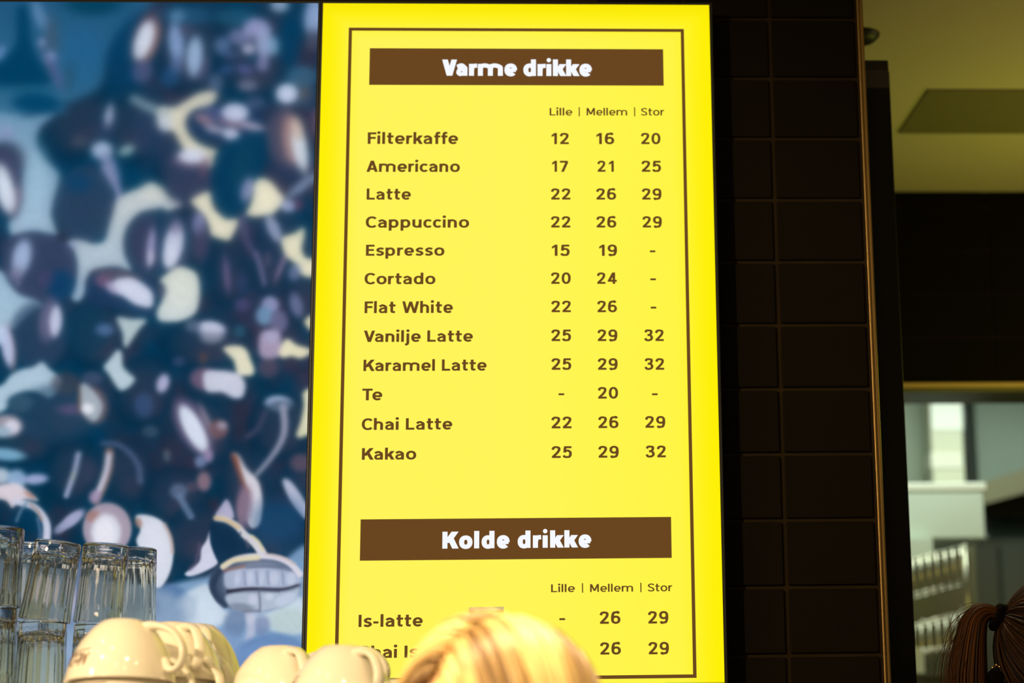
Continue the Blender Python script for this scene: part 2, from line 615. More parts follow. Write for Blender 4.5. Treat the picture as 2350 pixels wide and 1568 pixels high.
def text_polys(s_, w, track):
    """list of polygons (counted outlines in text units) and the pen's end"""
    out = []
    pen = 0.0
    for ch in s_:
        st, adv = glyph(ch, w)
        for q in st:
            if q[0] == 's':
                pts, ww = q[1], q[2]
                n_ = len(pts)
                closed = n_ > 3 and abs(pts[0][0] - pts[-1][0]) + abs(pts[0][1] - pts[-1][1]) < 1e-5
                lft, rgt = [], []
                for i in range(n_):
                    a = pts[i - 1] if i > 0 else (pts[-2] if closed else pts[0])
                    b = pts[i + 1] if i < n_ - 1 else (pts[1] if closed else pts[-1])
                    tx, ty = b[0] - a[0], b[1] - a[1]
                    l_ = math.hypot(tx, ty) or 1
                    tx, ty = tx / l_, ty / l_
                    hw = 0.5 * ww * math.sqrt(ty * ty + (0.86 * tx) ** 2)
                    lft.append((pen + pts[i][0] - ty * hw, pts[i][1] + tx * hw))
                    rgt.append((pen + pts[i][0] + ty * hw, pts[i][1] - tx * hw))
                for i in range(n_ - 1):
                    out.append([lft[i], rgt[i], rgt[i + 1], lft[i + 1]])
            elif q[0] == 'd':
                _, x0, y0, x1, y1, ww = q
                l_ = math.hypot(x1 - x0, y1 - y0)
                hx = 0.5 * ww * l_ / max(abs(y1 - y0), 1e-6) * 0.96
                out.append([(pen + x0 - hx, y0), (pen + x0 + hx, y0), (pen + x1 + hx, y1), (pen + x1 - hx, y1)])
            elif q[0] == 'b':
                _, x0, x1, y, g_ = q
                out.append([(pen + x0, y - g_), (pen + x1, y - g_), (pen + x1, y + g_), (pen + x0, y + g_)])
            elif q[0] == 'o':
                _, x, y, r_ = q
                out.append([(pen + x + r_ * math.cos(a * PI / 10), y + r_ * math.sin(a * PI / 10)) for a in range(20)])
            elif q[0] == 'p':
                pp = [(pen + x, y) for x, y in q[1]]
                out.append(pp)
        pen += adv + track
    return out


def fitted_text(s_, x0, x1, ytop, ybase, weight=0.19):
    """letter mesh in the xy plane spanning x0..x1, capitals ybase..ytop"""
    sy = ytop - ybase
    tr = 0.0

    def span(t):
        P_ = text_polys(s_, weight, t)
        xx = [p[0] for q in P_ for p in q]
        return P_, min(xx), max(xx)
    if len(s_) > 1:
        _, a0, a1 = span(0.0)
        _, b0, b1 = span(0.1)
        tr = 0.1 * ((x1 - x0) / sy - (a1 - a0)) / max((b1 - b0) - (a1 - a0), 1e-6)
        tr = min(max(tr, -0.06 if weight < 0.25 else 0.0), 0.045)
    P_, a0, a1 = span(tr)
    sx = (x1 - x0) / (a1 - a0)
    vs, fs = [], []
    for q in P_:
        base = len(vs)
        vs += [(x0 + (x - a0) * sx, ybase + y * sy, 0) for x, y in q]
        fs.append(tuple(range(base, base + len(q))))
    me = bpy.data.meshes.new('t')
    me.from_pydata(vs, [], fs)
    return me


# ------------------------------------------------------------------ setting
ZC = 2.533            # ceiling
WY = 0.05             # face of the grout of the tiled wall
TOP = 2.44112         # top edge of the pictures on the two screens
wall = box('wall_back', (-1.6, WY, 0), (0.7005, 0.30, ZC), M['grout'])
tag(wall, kind='structure')
TH, TW, G = 0.08377, 0.1157, 0.0052
z0 = 1.6036 - 8 * TH
tile_me = None
for col in range(3):
    xa = 0.5840 + (0 - col) * TW if col else 0.5840
    xa = 0.5840 - (col) * TW
    for row in range(20):
        za = z0 + row * TH
        if za + TH > ZC + 0.01:
            continue
        t = bpy.data.objects.new('tile', tile_me) if tile_me else None
        if t is None:
            bm = box_bm((G / 2, -0.0045, G / 2), (TW - G / 2 - 0.001, 0.0, TH - G / 2), 0.0012)
            tile_me = bpy.data.meshes.new('tile')
            bm.to_mesh(tile_me)
            bm.free()
            tile_me.materials.append(M['tile'])
            t = bpy.data.objects.new('tile', tile_me)
        C.objects.link(t)
        t.parent = wall
        t.location = (xa, WY - random.uniform(0, 0.0006), za)

# metal corner trim of the tiled wall
bm = box_bm((0.7005, WY - 0.010, 0.0), (0.7035, WY + 0.03, ZC), 0.0008)
box_bm((0.7035, WY - 0.006, 0.0), (0.7095, WY + 0.03, ZC), 0.0015, bm)
tag(from_bm('trim_1', bm, M['brass']), kind='structure')

# ceiling, floor, side walls
tag(box('ceiling', (-1.6, -3.2, ZC), (2.3, 1.2, ZC + 0.1), M['ceiling']), kind='structure')
tag(box('floor', (-1.6, -3.4, -0.1), (2.9, 4.3, 0.0), M['floor']), kind='structure')
tag(box('wall_right', (2.3, -1.0, 0), (2.4, 1.2, ZC), M['ceiling']), kind='structure')

# far wall with the opening to the kitchen
FY = 1.10
fz = at(2200, 903, FY).z
fx0 = at(2040, 1200, FY).x
far = empty('wall_far', (0, FY, 0))
tag(far, kind='structure')
bm = box_bm((0.7005, 0, fz + 0.004), (2.3, 0.10, ZC))
box_bm((0.7005, 0, 0), (fx0, 0.10, fz + 0.004), 0, bm)
from_bm('masonry', bm, M['grout'], far)
ft_me = None
FTW = 0.3485
zr0 = at(2200, 478, FY).z
for row in range(-4, 2):
    for col in range(4):
        za = zr0 + (row - 0) * TH
        if za + TH > ZC + 0.08 or za + TH < fz + 0.03:
            continue
        zt = min(za + TH - G / 2, ZC - 0.001) - (za + G / 2)
        zb = max(za + G / 2, fz + 0.022)
        o = box('tile', (fx0 + 0.0 - 0.14 + col * FTW + G / 2, -0.005, zb), (fx0 - 0.14 + (col + 1) * FTW - G / 2, 0, za + G / 2 + zt), M['tile'], far)
# head trim over the opening
a = at(2060, 880, FY - 0.02)
b = at(2060, 890, FY - 0.02)
tr = empty('trim_2', (0, FY, 0))
tag(tr, kind='structure')
box('edge_strip', (fx0 - 0.1, -0.022, b.z), (2.0, 0.0, a.z), mat('tan_edge', (0.55, 0.36, 0.16), 0.4, nscale=10, namt=0.1), tr, 0.001)
box('soffit_strip', (fx0 - 0.1, -0.014, fz), (2.0, 0.10, b.z), mat('olive_soffit', (0.10, 0.09, 0.03), 0.5, nscale=10, namt=0.1), tr)

# dropped panel on the passage ceiling
pz = ZC - 0.003
p1, p2 = at_z(2062, 307, pz), at_z(2130, 208, pz)
bm = box_bm((p1.x, p1.y, pz), (2.0, p2.y, ZC))
for v in bm.verts:
    if v.co.x < 1.5:
        v.co.x = p1.x if v.co.y > (p1.y + p2.y) / 2 else p2.x
pan = empty('ceiling_panel', (0, 0, 0))
tag(pan, 'flat olive-grey panel set into the pale passage ceiling', 'ceiling panel')
from_bm('panel', bm, M['panel'], pan)
for k in range(3):
    xx = 1.25 + k * 0.25
    box('screw_head', (xx, (p1.y + p2.y) / 2 - 0.004, pz - 0.001), (xx + 0.008, (p1.y + p2.y) / 2 + 0.004, pz), M['panel'], pan, 0.0004)
# dark ceiling speaker peeping out beside the metal trim
sp = at_z(1972, 98, ZC - 0.012)
bm = lathe([(0, -0.012), (0.014, -0.012), (0.024, -0.009), (0.030, -0.003), (0.031, 0.0), (0.0, 0.0)], 32)
s_ = from_bm('ceiling_speaker', bm, M['black'], None, True)
s_.location = (sp.x, sp.y, ZC)
tag(s_, 'small round dark ceiling speaker half hidden behind the metal corner trim', 'speaker')

# tall black post beside the trim
PYP = 0.16
a, b = at(1984, 138, PYP), at(2040, 136, PYP)
post = empty('post', ((a.x + b.x) / 2, PYP, 0))
tag(post, 'tall narrow black metal post standing right of the tiled wall', 'post')
xl = at(1984, 800, PYP).x - post.location.x + 0.0
xr = b.x - post.location.x
zt = b.z
box('post_body', (xl - 0.014, 0, 0.01), (xr, 0.10, zt - 0.018), M['blackmetal'], post, 0.0015)
box('post_cap', (xl - 0.012, 0.002, zt - 0.018), (xr - 0.0005, 0.098, zt), M['black'], post, 0.002)
box('base_plate', (xl - 0.03, -0.02, 0.0), (xr + 0.02, 0.12, 0.01), M['blackmetal'], post, 0.002)
q = at(1997, 172, PYP)
box('blue_reflection', (q.x - post.location.x - 0.003, -0.0006, q.z - 0.003), (q.x - post.location.x + 0.004, 0.0, q.z + 0.004),
    mat('reflection_blue', (0.02, 0.07, 0.20), 0.5, nscale=30, namt=0.1), post)  # blue reflection in the post, painted as a small square
q = at(2010, 182, PYP)
box('name_plate', (xl - 0.012, -0.0008, q.z - 0.013), (xr - 0.001, 0.0, q.z + 0.013),
    mat('dull_plate', (0.020, 0.014, 0.008), 0.6, nscale=30, namt=0.2), post)

# ------------------------------------------------------------------ menu screen
SW, SH = 0.5, 0.8995


def screen_shell(root):
    bm = box_bm((-0.0045, 0.0015, -SH - 0.0045), (SW + 0.0045, 0.0475, 0.0045), 0.001)
    from_bm('housing', bm, M['black'], root)
    box('wall_bracket', (0.12, 0.0475, -0.6), (0.38, 0.0499, -0.3), M['blackmetal'], root)


menu = empty('menu_screen', (0, 0, TOP))
tag(menu, 'tall glowing yellow menu screen listing coffee prices beside black tiles', 'menu screen')
screen_shell(menu)

# yellow picture surface: backlit LCD, purer yellow towards its edges
ym = bpy.data.materials.new('screen_yellow')
ym.use_nodes = True
nt = ym.node_tree
nt.nodes.clear()
o_ = nt.nodes.new('ShaderNodeOutputMaterial')
e_ = nt.nodes.new('ShaderNodeEmission')
ca = nt.nodes.new('ShaderNodeVertexColor')
ca.layer_name = 'col'
nt.links.new(ca.outputs[0], e_.inputs[0])
nt.links.new(e_.outputs[0], o_.inputs[0])


def picture_mesh(name, x0, x1, zt, zb, nx, nz, rgb, m, parent):
    """flat grid in the plane y=0 with one sRGB colour per vertex, rgb: (nz, nx, 3) 0..255"""
    xs = np.linspace(x0, x1, nx)
    zs = np.linspace(zt, zb, nz)
    X, Z = np.meshgrid(xs, zs)
    co = np.stack([X, np.zeros_like(X), Z], -1).reshape(-1, 3)
    idx = np.arange(nx * nz).reshape(nz, nx)
    f = np.stack([idx[:-1, :-1], idx[1:, :-1], idx[1:, 1:], idx[:-1, 1:]], -1).reshape(-1, 4)
    me = bpy.data.meshes.new(name)
    me.vertices.add(len(co))
    me.vertices.foreach_set('co', co.ravel())
    me.loops.add(f.size)
    me.loops.foreach_set('vertex_index', f.ravel())
    me.polygons.add(len(f))
    me.polygons.foreach_set('loop_start', np.arange(0, f.size, 4))
    me.update(calc_edges=True)
    c = np.clip(rgb.reshape(-1, 3) / 255.0, 0, 1)
    c = np.where(c <= 0.04045, c / 12.92, ((c + 0.055) / 1.055) ** 2.4)
    ca_ = me.color_attributes.new('col', 'FLOAT_COLOR', 'POINT')
    ca_.data.foreach_set('color', np.concatenate([c, np.ones((len(c), 1))], 1).ravel())
    return link(name, me, parent, m)


nx, nz = 60, 106
U, V = np.meshgrid(np.linspace(0, 1, nx), np.linspace(0, 1, nz))
d = np.minimum(np.minimum(U, 1 - U) * SW, np.minimum(V, 1.02 - V) * SH)
k = np.clip(d / 0.055, 0, 1)
k = k * k * (3 - 2 * k)
k2 = np.clip(np.minimum(V * SH, 9) / 0.02, 0, 1)
side = np.clip(1.25 - U * 0.55, 0, 1)
bb = (k * 84 * side + 6)
rr = 250 + 5 * k2
gg = 232 + 8 * k2 + 5 * k
picture_mesh('picture', 0, SW, 0, -SH, nx, nz, np.stack([rr, gg, bb], -1), ym, menu)

brown_m = emit('screen_brown', (106, 70, 32))


def flat_shape(name, quads, m, y, parent):
    """flat quads in the screen plane; each quad = list of (x, z) local"""
    bm = bmesh.new()
    for q in quads:
        bm.faces.new([bm.verts.new((x, y, z)) for x, z in q])
    bmesh.ops.remove_doubles(bm, verts=bm.verts, dist=1e-6)
    return from_bm(name, bm, m, parent)


def rect(x0, x1, t0, t1):
    return [(x0, -t1), (x1, -t1), (x1, -t0), (x0, -t0)]


mg, bot, th = 0.03359, 0.86604, 0.0042
flat_shape('border_line', [rect(mg, SW - mg, mg, mg + th), rect(mg, SW - mg, bot - th, bot),
                           rect(mg, mg + th, mg + th, bot - th), rect(SW - mg - th, SW - mg, mg + th, bot - th)],
           brown_m, -0.0003, menu)
flat_shape('heading_bar', [rect(0.06107, 0.43896, 0.06173, 0.11180)], brown_m, -0.0003, menu)
flat_shape('heading_bar', [rect(0.06115, 0.43890, 0.67124, 0.72147)], brown_m, -0.0003, menu)


def put_text(s, xl, xr, yt, yb, off, m=None, name='menu_text'):
    p0, p1 = at(xl, yb, 0), at(xr, yb, 0)
    pt, pb = at((xl + xr) / 2, yt, 0), at((xl + xr) / 2, yb, 0)
    me = fitted_text(s, p0.x, p1.x, pt.z - TOP, pb.z - TOP, off)
    me.transform(Matrix(((1, 0, 0, 0), (0, 0, 1, -0.0006), (0, 1, 0, 0), (0, 0, 0, 1))))
    me.name = name
    return link(name, me, menu, m or brown_m)


OB = 0.205
items = [
    ('Filterkaffe', 843.8, 1051.3, 304.3, 330.9), ('Americano', 840.9, 1055.4, 369.3, 395.0),
    ('Latte', 841.3, 943.0, 433.0, 458.7), ('Cappuccino', 839.3, 1076.6, 497.3, 523.0),
    ('Espresso', 839.7, 1019.9, 562.0, 587.4), ('Cortado', 836.6, 999.2, 627.0, 652.7),
    ('Flat White', 836.6, 1039.4, 692.0, 719.0), ('Vanilje Latte', 834.7, 1085.3, 758.8, 785.0),
    ('Karamel Latte', 834.0, 1116.9, 825.4, 851.6), ('Te', 831.2, 877.4, 892.4, 919.2),
    ('Chai Latte', 830.2, 1038.1, 960.3, 986.8), ('Kakao', 830.5, 955.2, 1028.6, 1055.4),
    ('Is-latte', 822.8, 970.2, 1410.7, 1438.9), ('Chai Is-latte', 822.8, 1078.0, 1482.0, 1509.7)]
for it in items:
    put_text(*it, OB, name='menu_item')
prices = [
    ((305.6, 331.3), ('12', 1265.8, 1305.4), ('16', 1368.7, 1409.6), ('20', 1470.8, 1515.8)),
    ((369.4, 394.8), ('17', 1267.0, 1304.6), ('21', 1370.8, 1408.7), ('25', 1472.0, 1517.0)),
    ((433.0, 458.6), ('22', 1264.1, 1309.0), ('26', 1367.9, 1414.0), ('29', 1472.9, 1518.2)),
    ((496.9, 522.7), ('22', 1264.1, 1309.0), ('26', 1368.3, 1414.5), ('29', 1474.1, 1519.0)),
    ((561.9, 587.6), ('15', 1266.6, 1307.4), ('19', 1375.2, 1416.1), ('-', 1491.3, 1503.9)),
    ((625.8, 652.0), ('20', 1264.2, 1309.8), ('24', 1369.7, 1415.6), ('-', 1492.4, 1505.2)),
    ((690.8, 717.0), ('22', 1264.9, 1310.1), ('26', 1370.4, 1415.9), ('-', 1493.4, 1506.1)),
    ((756.8, 783.3), ('25', 1264.9, 1310.4), ('29', 1371.0, 1416.9), ('32', 1478.1, 1523.3)),
    ((822.8, 849.2), ('25', 1265.2, 1311.0), ('29', 1371.6, 1417.5), ('32', 1478.7, 1524.3)),
    ((889.4, 916.0), ('-', 1281.8, 1294.8), ('20', 1372.0, 1418.5), ('-', 1496.3, 1509.3)),
    ((956.8, 983.6), ('22', 1265.2, 1311.7), ('26', 1372.6, 1419.4), ('29', 1480.3, 1526.9)),
    ((1024.6, 1051.6), ('25', 1265.5, 1312.4), ('29', 1372.9, 1420.0), ('32', 1481.3, 1528.1)),
    ((1404.6, 1432.8), ('-', 1283.7, 1297.0), ('26', 1376.0, 1424.0), ('29', 1487.0, 1534.0)),
    ((1475.4, 1503.4), ('26', 1377.0, 1425.0), ('29', 1488.0, 1535.3))]
for row in prices:
    (yt, yb) = row[0]
    for (s, xl, xr) in row[1:]:
        if s == '-':
            ym_ = yt + (yb - yt) * 0.60
            a, b = at(xl, ym_ - 2.2, 0), at(xr, ym_ + 2.2, 0)
            flat_shape('menu_price', [[(a.x, b.z - TOP), (b.x, b.z - TOP), (b.x, a.z - TOP), (a.x, a.z - TOP)]], brown_m, -0.0006, menu)
        else:
            yy = (xl - 1265) * (0.0 if yb < 900 else -0.006)
            put_text(s, xl, xr, yt + yy, yb + yy, OB, name='menu_price')
for (yt, yb, l) in ((248.4, 265.5, (('Lille', 1261.3, 1313.6), ('|', 1328.0, 1330.7), ('Mellem', 1346.2, 1439.4), ('|', 1455.0, 1457.8), ('Stor', 1470.8, 1524.3))),
                    (1341.2, 1359.2, (('Lille', 1264.7, 1319.5), ('|', 1335.5, 1338.2), ('Mellem', 1354.2, 1452.9), ('|', 1469.3, 1472.2), ('Stor', 1486.3, 1542.8)))):
    for (s, xl, xr) in l:
        dy = (xl - 1290) * (0.0 if yb < 900 else -0.008)
        if s == '|':
            a, b = at(xl, yt - 2 + dy, 0), at(xr, yb + 2 + dy, 0)
            flat_shape('size_heading', [[(a.x, b.z - TOP), (b.x, b.z - TOP), (b.x, a.z - TOP), (a.x, a.z - TOP)]], brown_m, -0.0006, menu)
        else:
            put_text(s, xl, xr, yt + dy, yb + dy, 0.17, name='size_heading')
tag(put_text('Varme drikke', 1014.5, 1358.5, 137.7, 174.6, 0.30, M['e_white'], 'menu_heading'), 'white heading for warm drinks on a brown bar')
tag(put_text('Kolde drikke', 1015.1, 1357.3, 1219.5, 1258.2, 0.30, M['e_white'], 'menu_heading'), 'white heading for cold drinks on a brown bar')
# picture of an iced drink on the menu
pc = [at(1077, 1394.5, 0), at(1156, 1393, 0), at(1156.5, 1401, 0), at(1076.5, 1402.5, 0), at(1150, 1500, 0), at(1083, 1500, 0)]
pc = [(p.x, p.z - TOP) for p in pc]
flat_shape('drink_picture', [[pc[3], pc[2], pc[1], pc[0]]], emit('picture_tan', (206, 186, 128)), -0.0005, menu)
flat_shape('drink_picture', [[pc[5], pc[4], pc[2], pc[3]]], emit('picture_orange', (232, 160, 30)), -0.0005, menu)

# ------------------------------------------------------------------ coffee bean screen
BX0 = -SW - 0.0062        # left edge of the picture in world x
NX, NZ = 420, 755
xs = np.linspace(BX0, BX0 + SW, NX)
zs = np.linspace(TOP, TOP - SH, NZ)
GX, GZ = np.meshgrid(xs, zs)
P3 = np.stack([GX, np.zeros_like(GX), GZ], -1)
IX, IY = project(P3)                       # where each picture element lies in the photo's pixels
IMG = np.zeros((NZ, NX, 3))


def vnoise(seed, sc, octv=3):
    rs = np.random.RandomState(seed)
    out = np.zeros_like(IX)
    amp = 1.0
    for o in range(octv):
        n = 40
        g = rs.rand(n, n)
        x = (IX / sc * (2 ** o)) % (n - 1)
        y = (IY / sc * (2 ** o)) % (n - 1)
        xi, yi = x.astype(int), y.astype(int)
        fx, fy = x - xi, y - yi
        fx, fy = fx * fx * (3 - 2 * fx), fy * fy * (3 - 2 * fy)
        out += amp * ((g[yi, xi] * (1 - fx) + g[yi, xi + 1] * fx) * (1 - fy) + (g[yi + 1, xi] * (1 - fx) + g[yi + 1, xi + 1] * fx) * fy - 0.5)
        amp *= 0.5
    return out


def blend(a, col, op=1.0):
    a = (np.clip(a, 0, 1) * op)[..., None]
    IMG[:] = IMG * (1 - a) + np.asarray(col, float) * a


def sstep(d, soft):
    t = np.clip(0.5 - d / soft, 0, 1)
    return t * t * (3 - 2 * t)


def E(cx, cy, rx, ry, ang, col, soft=10, op=1.0):
    a = math.radians(ang)
    dx, dy = IX - cx, IY - cy
    u = dx * math.cos(a) + dy * math.sin(a)
    v = -dx * math.sin(a) + dy * math.cos(a)
    k = np.sqrt((u / rx) ** 2 + (v / ry) ** 2)
    d = (k - 1) * min(rx, ry)
    blend(sstep(d, soft), col, op)


def P(pts, col, soft=8, col2=None, op=1.0, sm=True):
    q = [(p.x, p.y) for p in catmull([(x, y, 0) for x, y in pts], 5, True)] if sm else pts
    q = np.array(q)
    x0, y0 = q.min(0) - soft
    x1, y1 = q.max(0) + soft
    m = (IX > x0) & (IX < x1) & (IY > y0) & (IY < y1)
    if not m.any():
        return
    X, Y = IX[m], IY[m]
    dist = np.full(X.shape, 1e9)
    ins = np.zeros(X.shape, bool)
    n = len(q)
    for i in range(n):
        ax, ay = q[i]
        bx, by = q[(i + 1) % n]
        ex, ey = bx - ax, by - ay
        L = ex * ex + ey * ey + 1e-9
        t = np.clip(((X - ax) * ex + (Y - ay) * ey) / L, 0, 1)
        dist = np.minimum(dist, (X - ax - t * ex) ** 2 + (Y - ay - t * ey) ** 2)
        c = (ay > Y) != (by > Y)
        with np.errstate(divide='ignore', invalid='ignore'):
            ins ^= c & (X < (bx - ax) * (Y - ay) / (by - ay + 1e-12) + ax)
    sd = np.sqrt(dist) * np.where(ins, -1, 1)
    a = (sstep(sd, soft) * op)[:, None]
    cc = np.asarray(col, float)[None]
    if col2 is not None:
        t = np.clip((Y - q[:, 1].min()) / (q[:, 1].max() - q[:, 1].min()), 0, 1)[:, None]
        cc = cc * (1 - t) + np.asarray(col2, float)[None] * t
    IMG[m] = IMG[m] * (1 - a) + cc * a


def L(pts, w, col, soft=5, op=1.0):
    q = [(p.x, p.y) for p in catmull([(x, y, 0) for x, y in pts], 6)]
    ws = np.linspace(w[0], w[1], len(q)) if isinstance(w, tuple) else np.full(len(q), w)
    best = np.full(IX.shape, 1e9)
    for i in range(len(q) - 1):
        ax, ay = q[i]
        bx, by = q[i + 1]
        ex, ey = bx - ax, by - ay
        LL = ex * ex + ey * ey + 1e-9
        t = np.clip(((IX - ax) * ex + (IY - ay) * ey) / LL, 0, 1)
        dd = np.sqrt((IX - ax - t * ex) ** 2 + (IY - ay - t * ey) ** 2) - (ws[i] / 2)
        best = np.minimum(best, dd)
    blend(sstep(best, soft), col, op)


exec_beans = True
# ground tone: dark teal to violet-grey
n1 = vnoise(3, 70)
n2 = vnoise(9, 34)
tone = np.clip(0.45 + n1 * 1.1 + (IX - 380) / 1500, 0, 1)[..., None]
IMG[:] = np.array([0, 56, 88]) * (1 - tone) + np.array([46, 50, 74]) * tone
IMG *= (1 + 0.16 * n2[..., None])
IMG *= np.clip(1.02 - (np.maximum(IY - 700, 0) / 4000), 0.7, 1.02)[..., None]
for (cx, cy, rx, ry, an) in ((180, 290, 95, 75, -30), (300, 300, 80, 70, 40), (420, 400, 75, 60, 20), (560, 400, 50, 90, 15), (660, 330, 50, 90, -10),
                           (430, 110, 80, 110, 10), (580, 150, 90, 90, 0), (95, 770, 75, 85, 0), (218, 770, 72, 85, 0), (470, 790, 110, 66, -5), (440, 545, 40, 80, 0),
                           (520, 620, 48, 90, 0), (620, 600, 45, 90, 0), (690, 660, 40, 90, 0), (130, 950, 105, 68, -5), (330, 900, 70, 90, 15), (470, 985, 60, 90, -25),
                           (500, 880, 85, 48, 0), (640, 980, 75, 80, 10), (690, 1090, 40, 60, 0), (560, 1130, 60, 110, -8), (400, 1140, 80, 70, 0), (290, 1090, 60, 80, 10),
                           (160, 1085, 62, 80, 5), (60, 1010, 70, 60, 0), (640, 1230, 70, 70, 0), (440, 1230, 60, 80, 20)):
    E(cx, cy, rx, ry, an, (0, 44, 72), 16, .6)
    E(cx + 6, cy - 4, rx * .72, ry * .72, an, (52, 62, 86), 46, .55)
    E(cx + 14, cy + ry * .35, rx * .4, ry * .3, an, (70, 62, 82), 30, .35)
for k_ in range(9):        # beans beyond the photo's left edge
    E(-60 - 30 * (k_ % 3), 330 + 130 * k_, 60, 50, 30 * k_, (40, 56, 84), 20, .8)
    E(-70 - 30 * (k_ % 3), 320 + 130 * k_, 12, 34, 25 * k_, (190, 204, 230), 12, .8)
# --- top left, blue field
P([(-200, -10), (320, -10), (300, 50), (270, 85), (245, 130), (238, 175), (215, 210), (150, 240), (120, 262), (-200, 262)], (30, 86, 126), 26, (54, 112, 148))
E(215, 10, 62, 24, 0, (4, 66, 95), 26)
E(190, 130, 50, 70, 10, (30, 98, 145), 40, .6)
E(118, 85, 16, 52, -3, (62, 88, 112), 14, .8)
P([(40, 18), (64, 18), (70, 80), (84, 125), (106, 158), (116, 192), (60, 198), (-30, 195), (-30, 160), (24, 118), (38, 88)], (0, 64, 100), 14)
E(160, 175, 12, 35, 0, (38, 84, 112), 12, .7)
E(90, 35, 13, 34, -20, (104, 146, 190), 14, .9)
E(96, 98, 8, 11, 0, (146, 160, 205), 8)
E(115, 133, 15, 15, 30, (130, 152, 202), 11)
L([(120, 145), (130, 175), (138, 205)], 20, (84, 96, 146), 14, .8)
L([(96, 110), (104, 130), (118, 170)], 8, (90, 92, 128), 8, .7)
E(0, 122, 10, 18, 20, (112, 152, 205), 10)
E(70, 206, 70, 12, 0, (24, 92, 125), 14, .8)
E(84, 238, 56, 22, 3, (0, 68, 108), 14)
# light gap running down the left
P([(-40, 262), (30, 262), (60, 270), (124, 262), (93, 292), (84, 330), (100, 362), (124, 385), (136, 400), (132, 430), (122, 462), (118, 492), (126, 522), (128, 538), (75, 530), (30, 542), (20, 512), (36, 490), (46, 450), (52, 420), (54, 395), (46, 365), (38, 345), (20, 330), (-40, 322)],
  (112, 156, 188), 13, (170, 200, 222))
E(80, 420, 30, 80, 5, (160, 200, 222), 30, .6)
E(14, 305, 18, 18, 0, (140, 155, 195), 18, .8)
E(15, 370, 42, 44, 10, (64, 74, 100), 24, .85)
E(14, 422, 36, 80, -10, (58, 66, 98), 14, .9)
E(34, 462, 12, 34, 14, (120, 108, 130), 10, .8)
E(10, 432, 21, 58, -14, (222, 236, 250), 11)
# dark beans upper left get soft lights
E(250, 268, 10, 30, 9, (172, 186, 216), 11)
E(240, 300, 20, 18, 0, (52, 66, 104), 16, .6)
E(234, 345, 24, 20, 0, (178, 202, 232), 14)
L([(240, 360), (256, 380), (266, 405), (272, 440)], (26, 8), (146, 156, 198), 12, .85)
E(291, 345, 19, 11, -25, (150, 186, 190), 12)
E(182, 325, 16, 12, 0, (74, 84, 104), 14, .8)
E(345, 300, 40, 60, 0, (40, 66, 104), 30, .5)
E(400, 345, 40, 60, 0, (52, 62, 92), 30, .5)
# bean with the tall white light, top
E(300, 120, 50, 90, 22, (0, 62, 104), 26, .7)
E(335, 88, 29, 60, 18, (110, 78, 92), 16, .85)
E(349, 100, 14, 46, 18, (150, 108, 100), 10, .6)
E(331, 92, 20, 47, 19, (217, 230, 246), 9)
E(326, 165, 22, 26, 25, (88, 94, 136), 16, .8)
L([(308, 228), (330, 240), (352, 250), (372, 262)], 22, (138, 168, 182), 14, .8)
# --- upper middle
E(430, 35, 60, 22, 0, (34, 94, 134), 26, .7)
E(407, 36, 17, 14, 0, (84, 134, 170), 14)
E(404, 98, 17, 46, -5, (136, 166, 212), 14)
E(404, 150, 14, 22, 0, (96, 122, 170), 14, .7)
E(447, 130, 18, 47, 4, (158, 188, 222), 12)
E(428, 68, 14, 15, 0, (62, 72, 100), 12)
E(390, 178, 22, 22, 0, (38, 92, 145), 16, .6)
E(470, 160, 12, 30, 15, (90, 90, 130), 12, .5)
E(540, 40, 45, 20, 0, (36, 100, 130), 20, .6)
E(510, 105, 18, 20, 0, (80, 112, 152), 14)
E(548, 85, 24, 18, 10, (104, 116, 158), 14)
E(590, 68, 32, 26, 10, (146, 154, 198), 14)
E(607, 100, 18, 36, 0, (152, 168, 208), 12)
E(629, 106, 12, 20, 0, (122, 166, 196), 12)
E(582, 90, 10, 9, 0, (92, 102, 132), 8)
E(570, 113, 14, 12, 0, (186, 190, 218), 9)
E(603, 146, 13, 18, 0, (128, 132, 178), 12)
E(562, 160, 18, 11, 15, (80, 92, 146), 12)
E(528, 126, 18, 9, 0, (72, 90, 138), 10, .8)
E(520, 160, 18, 10, -10, (50, 88, 140), 12, .8)
E(578, 135, 12, 10, 0, (14, 62, 100), 10, .8)
E(495, 190, 17, 20, 0, (72, 98, 132), 14)
E(568, 196, 22, 13, 0, (112, 118, 146), 14)
E(586, 236, 22, 14, 0, (62, 86, 122), 14)
E(665, 100, 24, 62, 0, (0, 62, 100), 22, .8)
E(642, 14, 20, 14, 0, (140, 168, 198), 12)
E(718, 40, 20, 42, 5, (142, 168, 208), 14)
E(716, 92, 14, 24, 0, (82, 84, 106), 14, .8)
E(692, 175, 34, 24, 0, (56, 108, 140), 18, .8)
E(692, 212, 30, 34, 0, (70, 92, 116), 16, .6)
E(700, 215, 10, 14, 0, (108, 88, 88), 10, .7)
E(658, 215, 25, 23, 0, (208, 222, 247), 9)
# cream gap
P([(366, 246), (400, 246), (425, 232), (460, 212), (494, 210), (497, 225), (480, 245), (447, 251), (430, 266), (426, 285), (432, 305), (450, 325), (475, 338), (500, 345), (509, 358), (500, 375), (480, 386), (455, 378), (430, 352), (415, 332), (405, 312), (395, 300), (375, 298), (362, 285)],
  (214, 214, 196), 9, (236, 232, 200))
E(378, 282, 16, 20, -20, (196, 212, 232), 14, .85)
E(378, 256, 16, 9, 0, (176, 196, 200), 12, .8)
E(440, 372, 44, 20, 0, (120, 98, 130), 18, .7)
E(440, 358, 32, 17, 0, (217, 227, 247), 10)
P([(388, 380), (440, 386), (488, 388), (486, 430), (460, 455), (420, 455), (385, 430)], (46, 62, 92), 18)
E(468, 392, 10, 22, 0, (96, 74, 102), 12, .8)
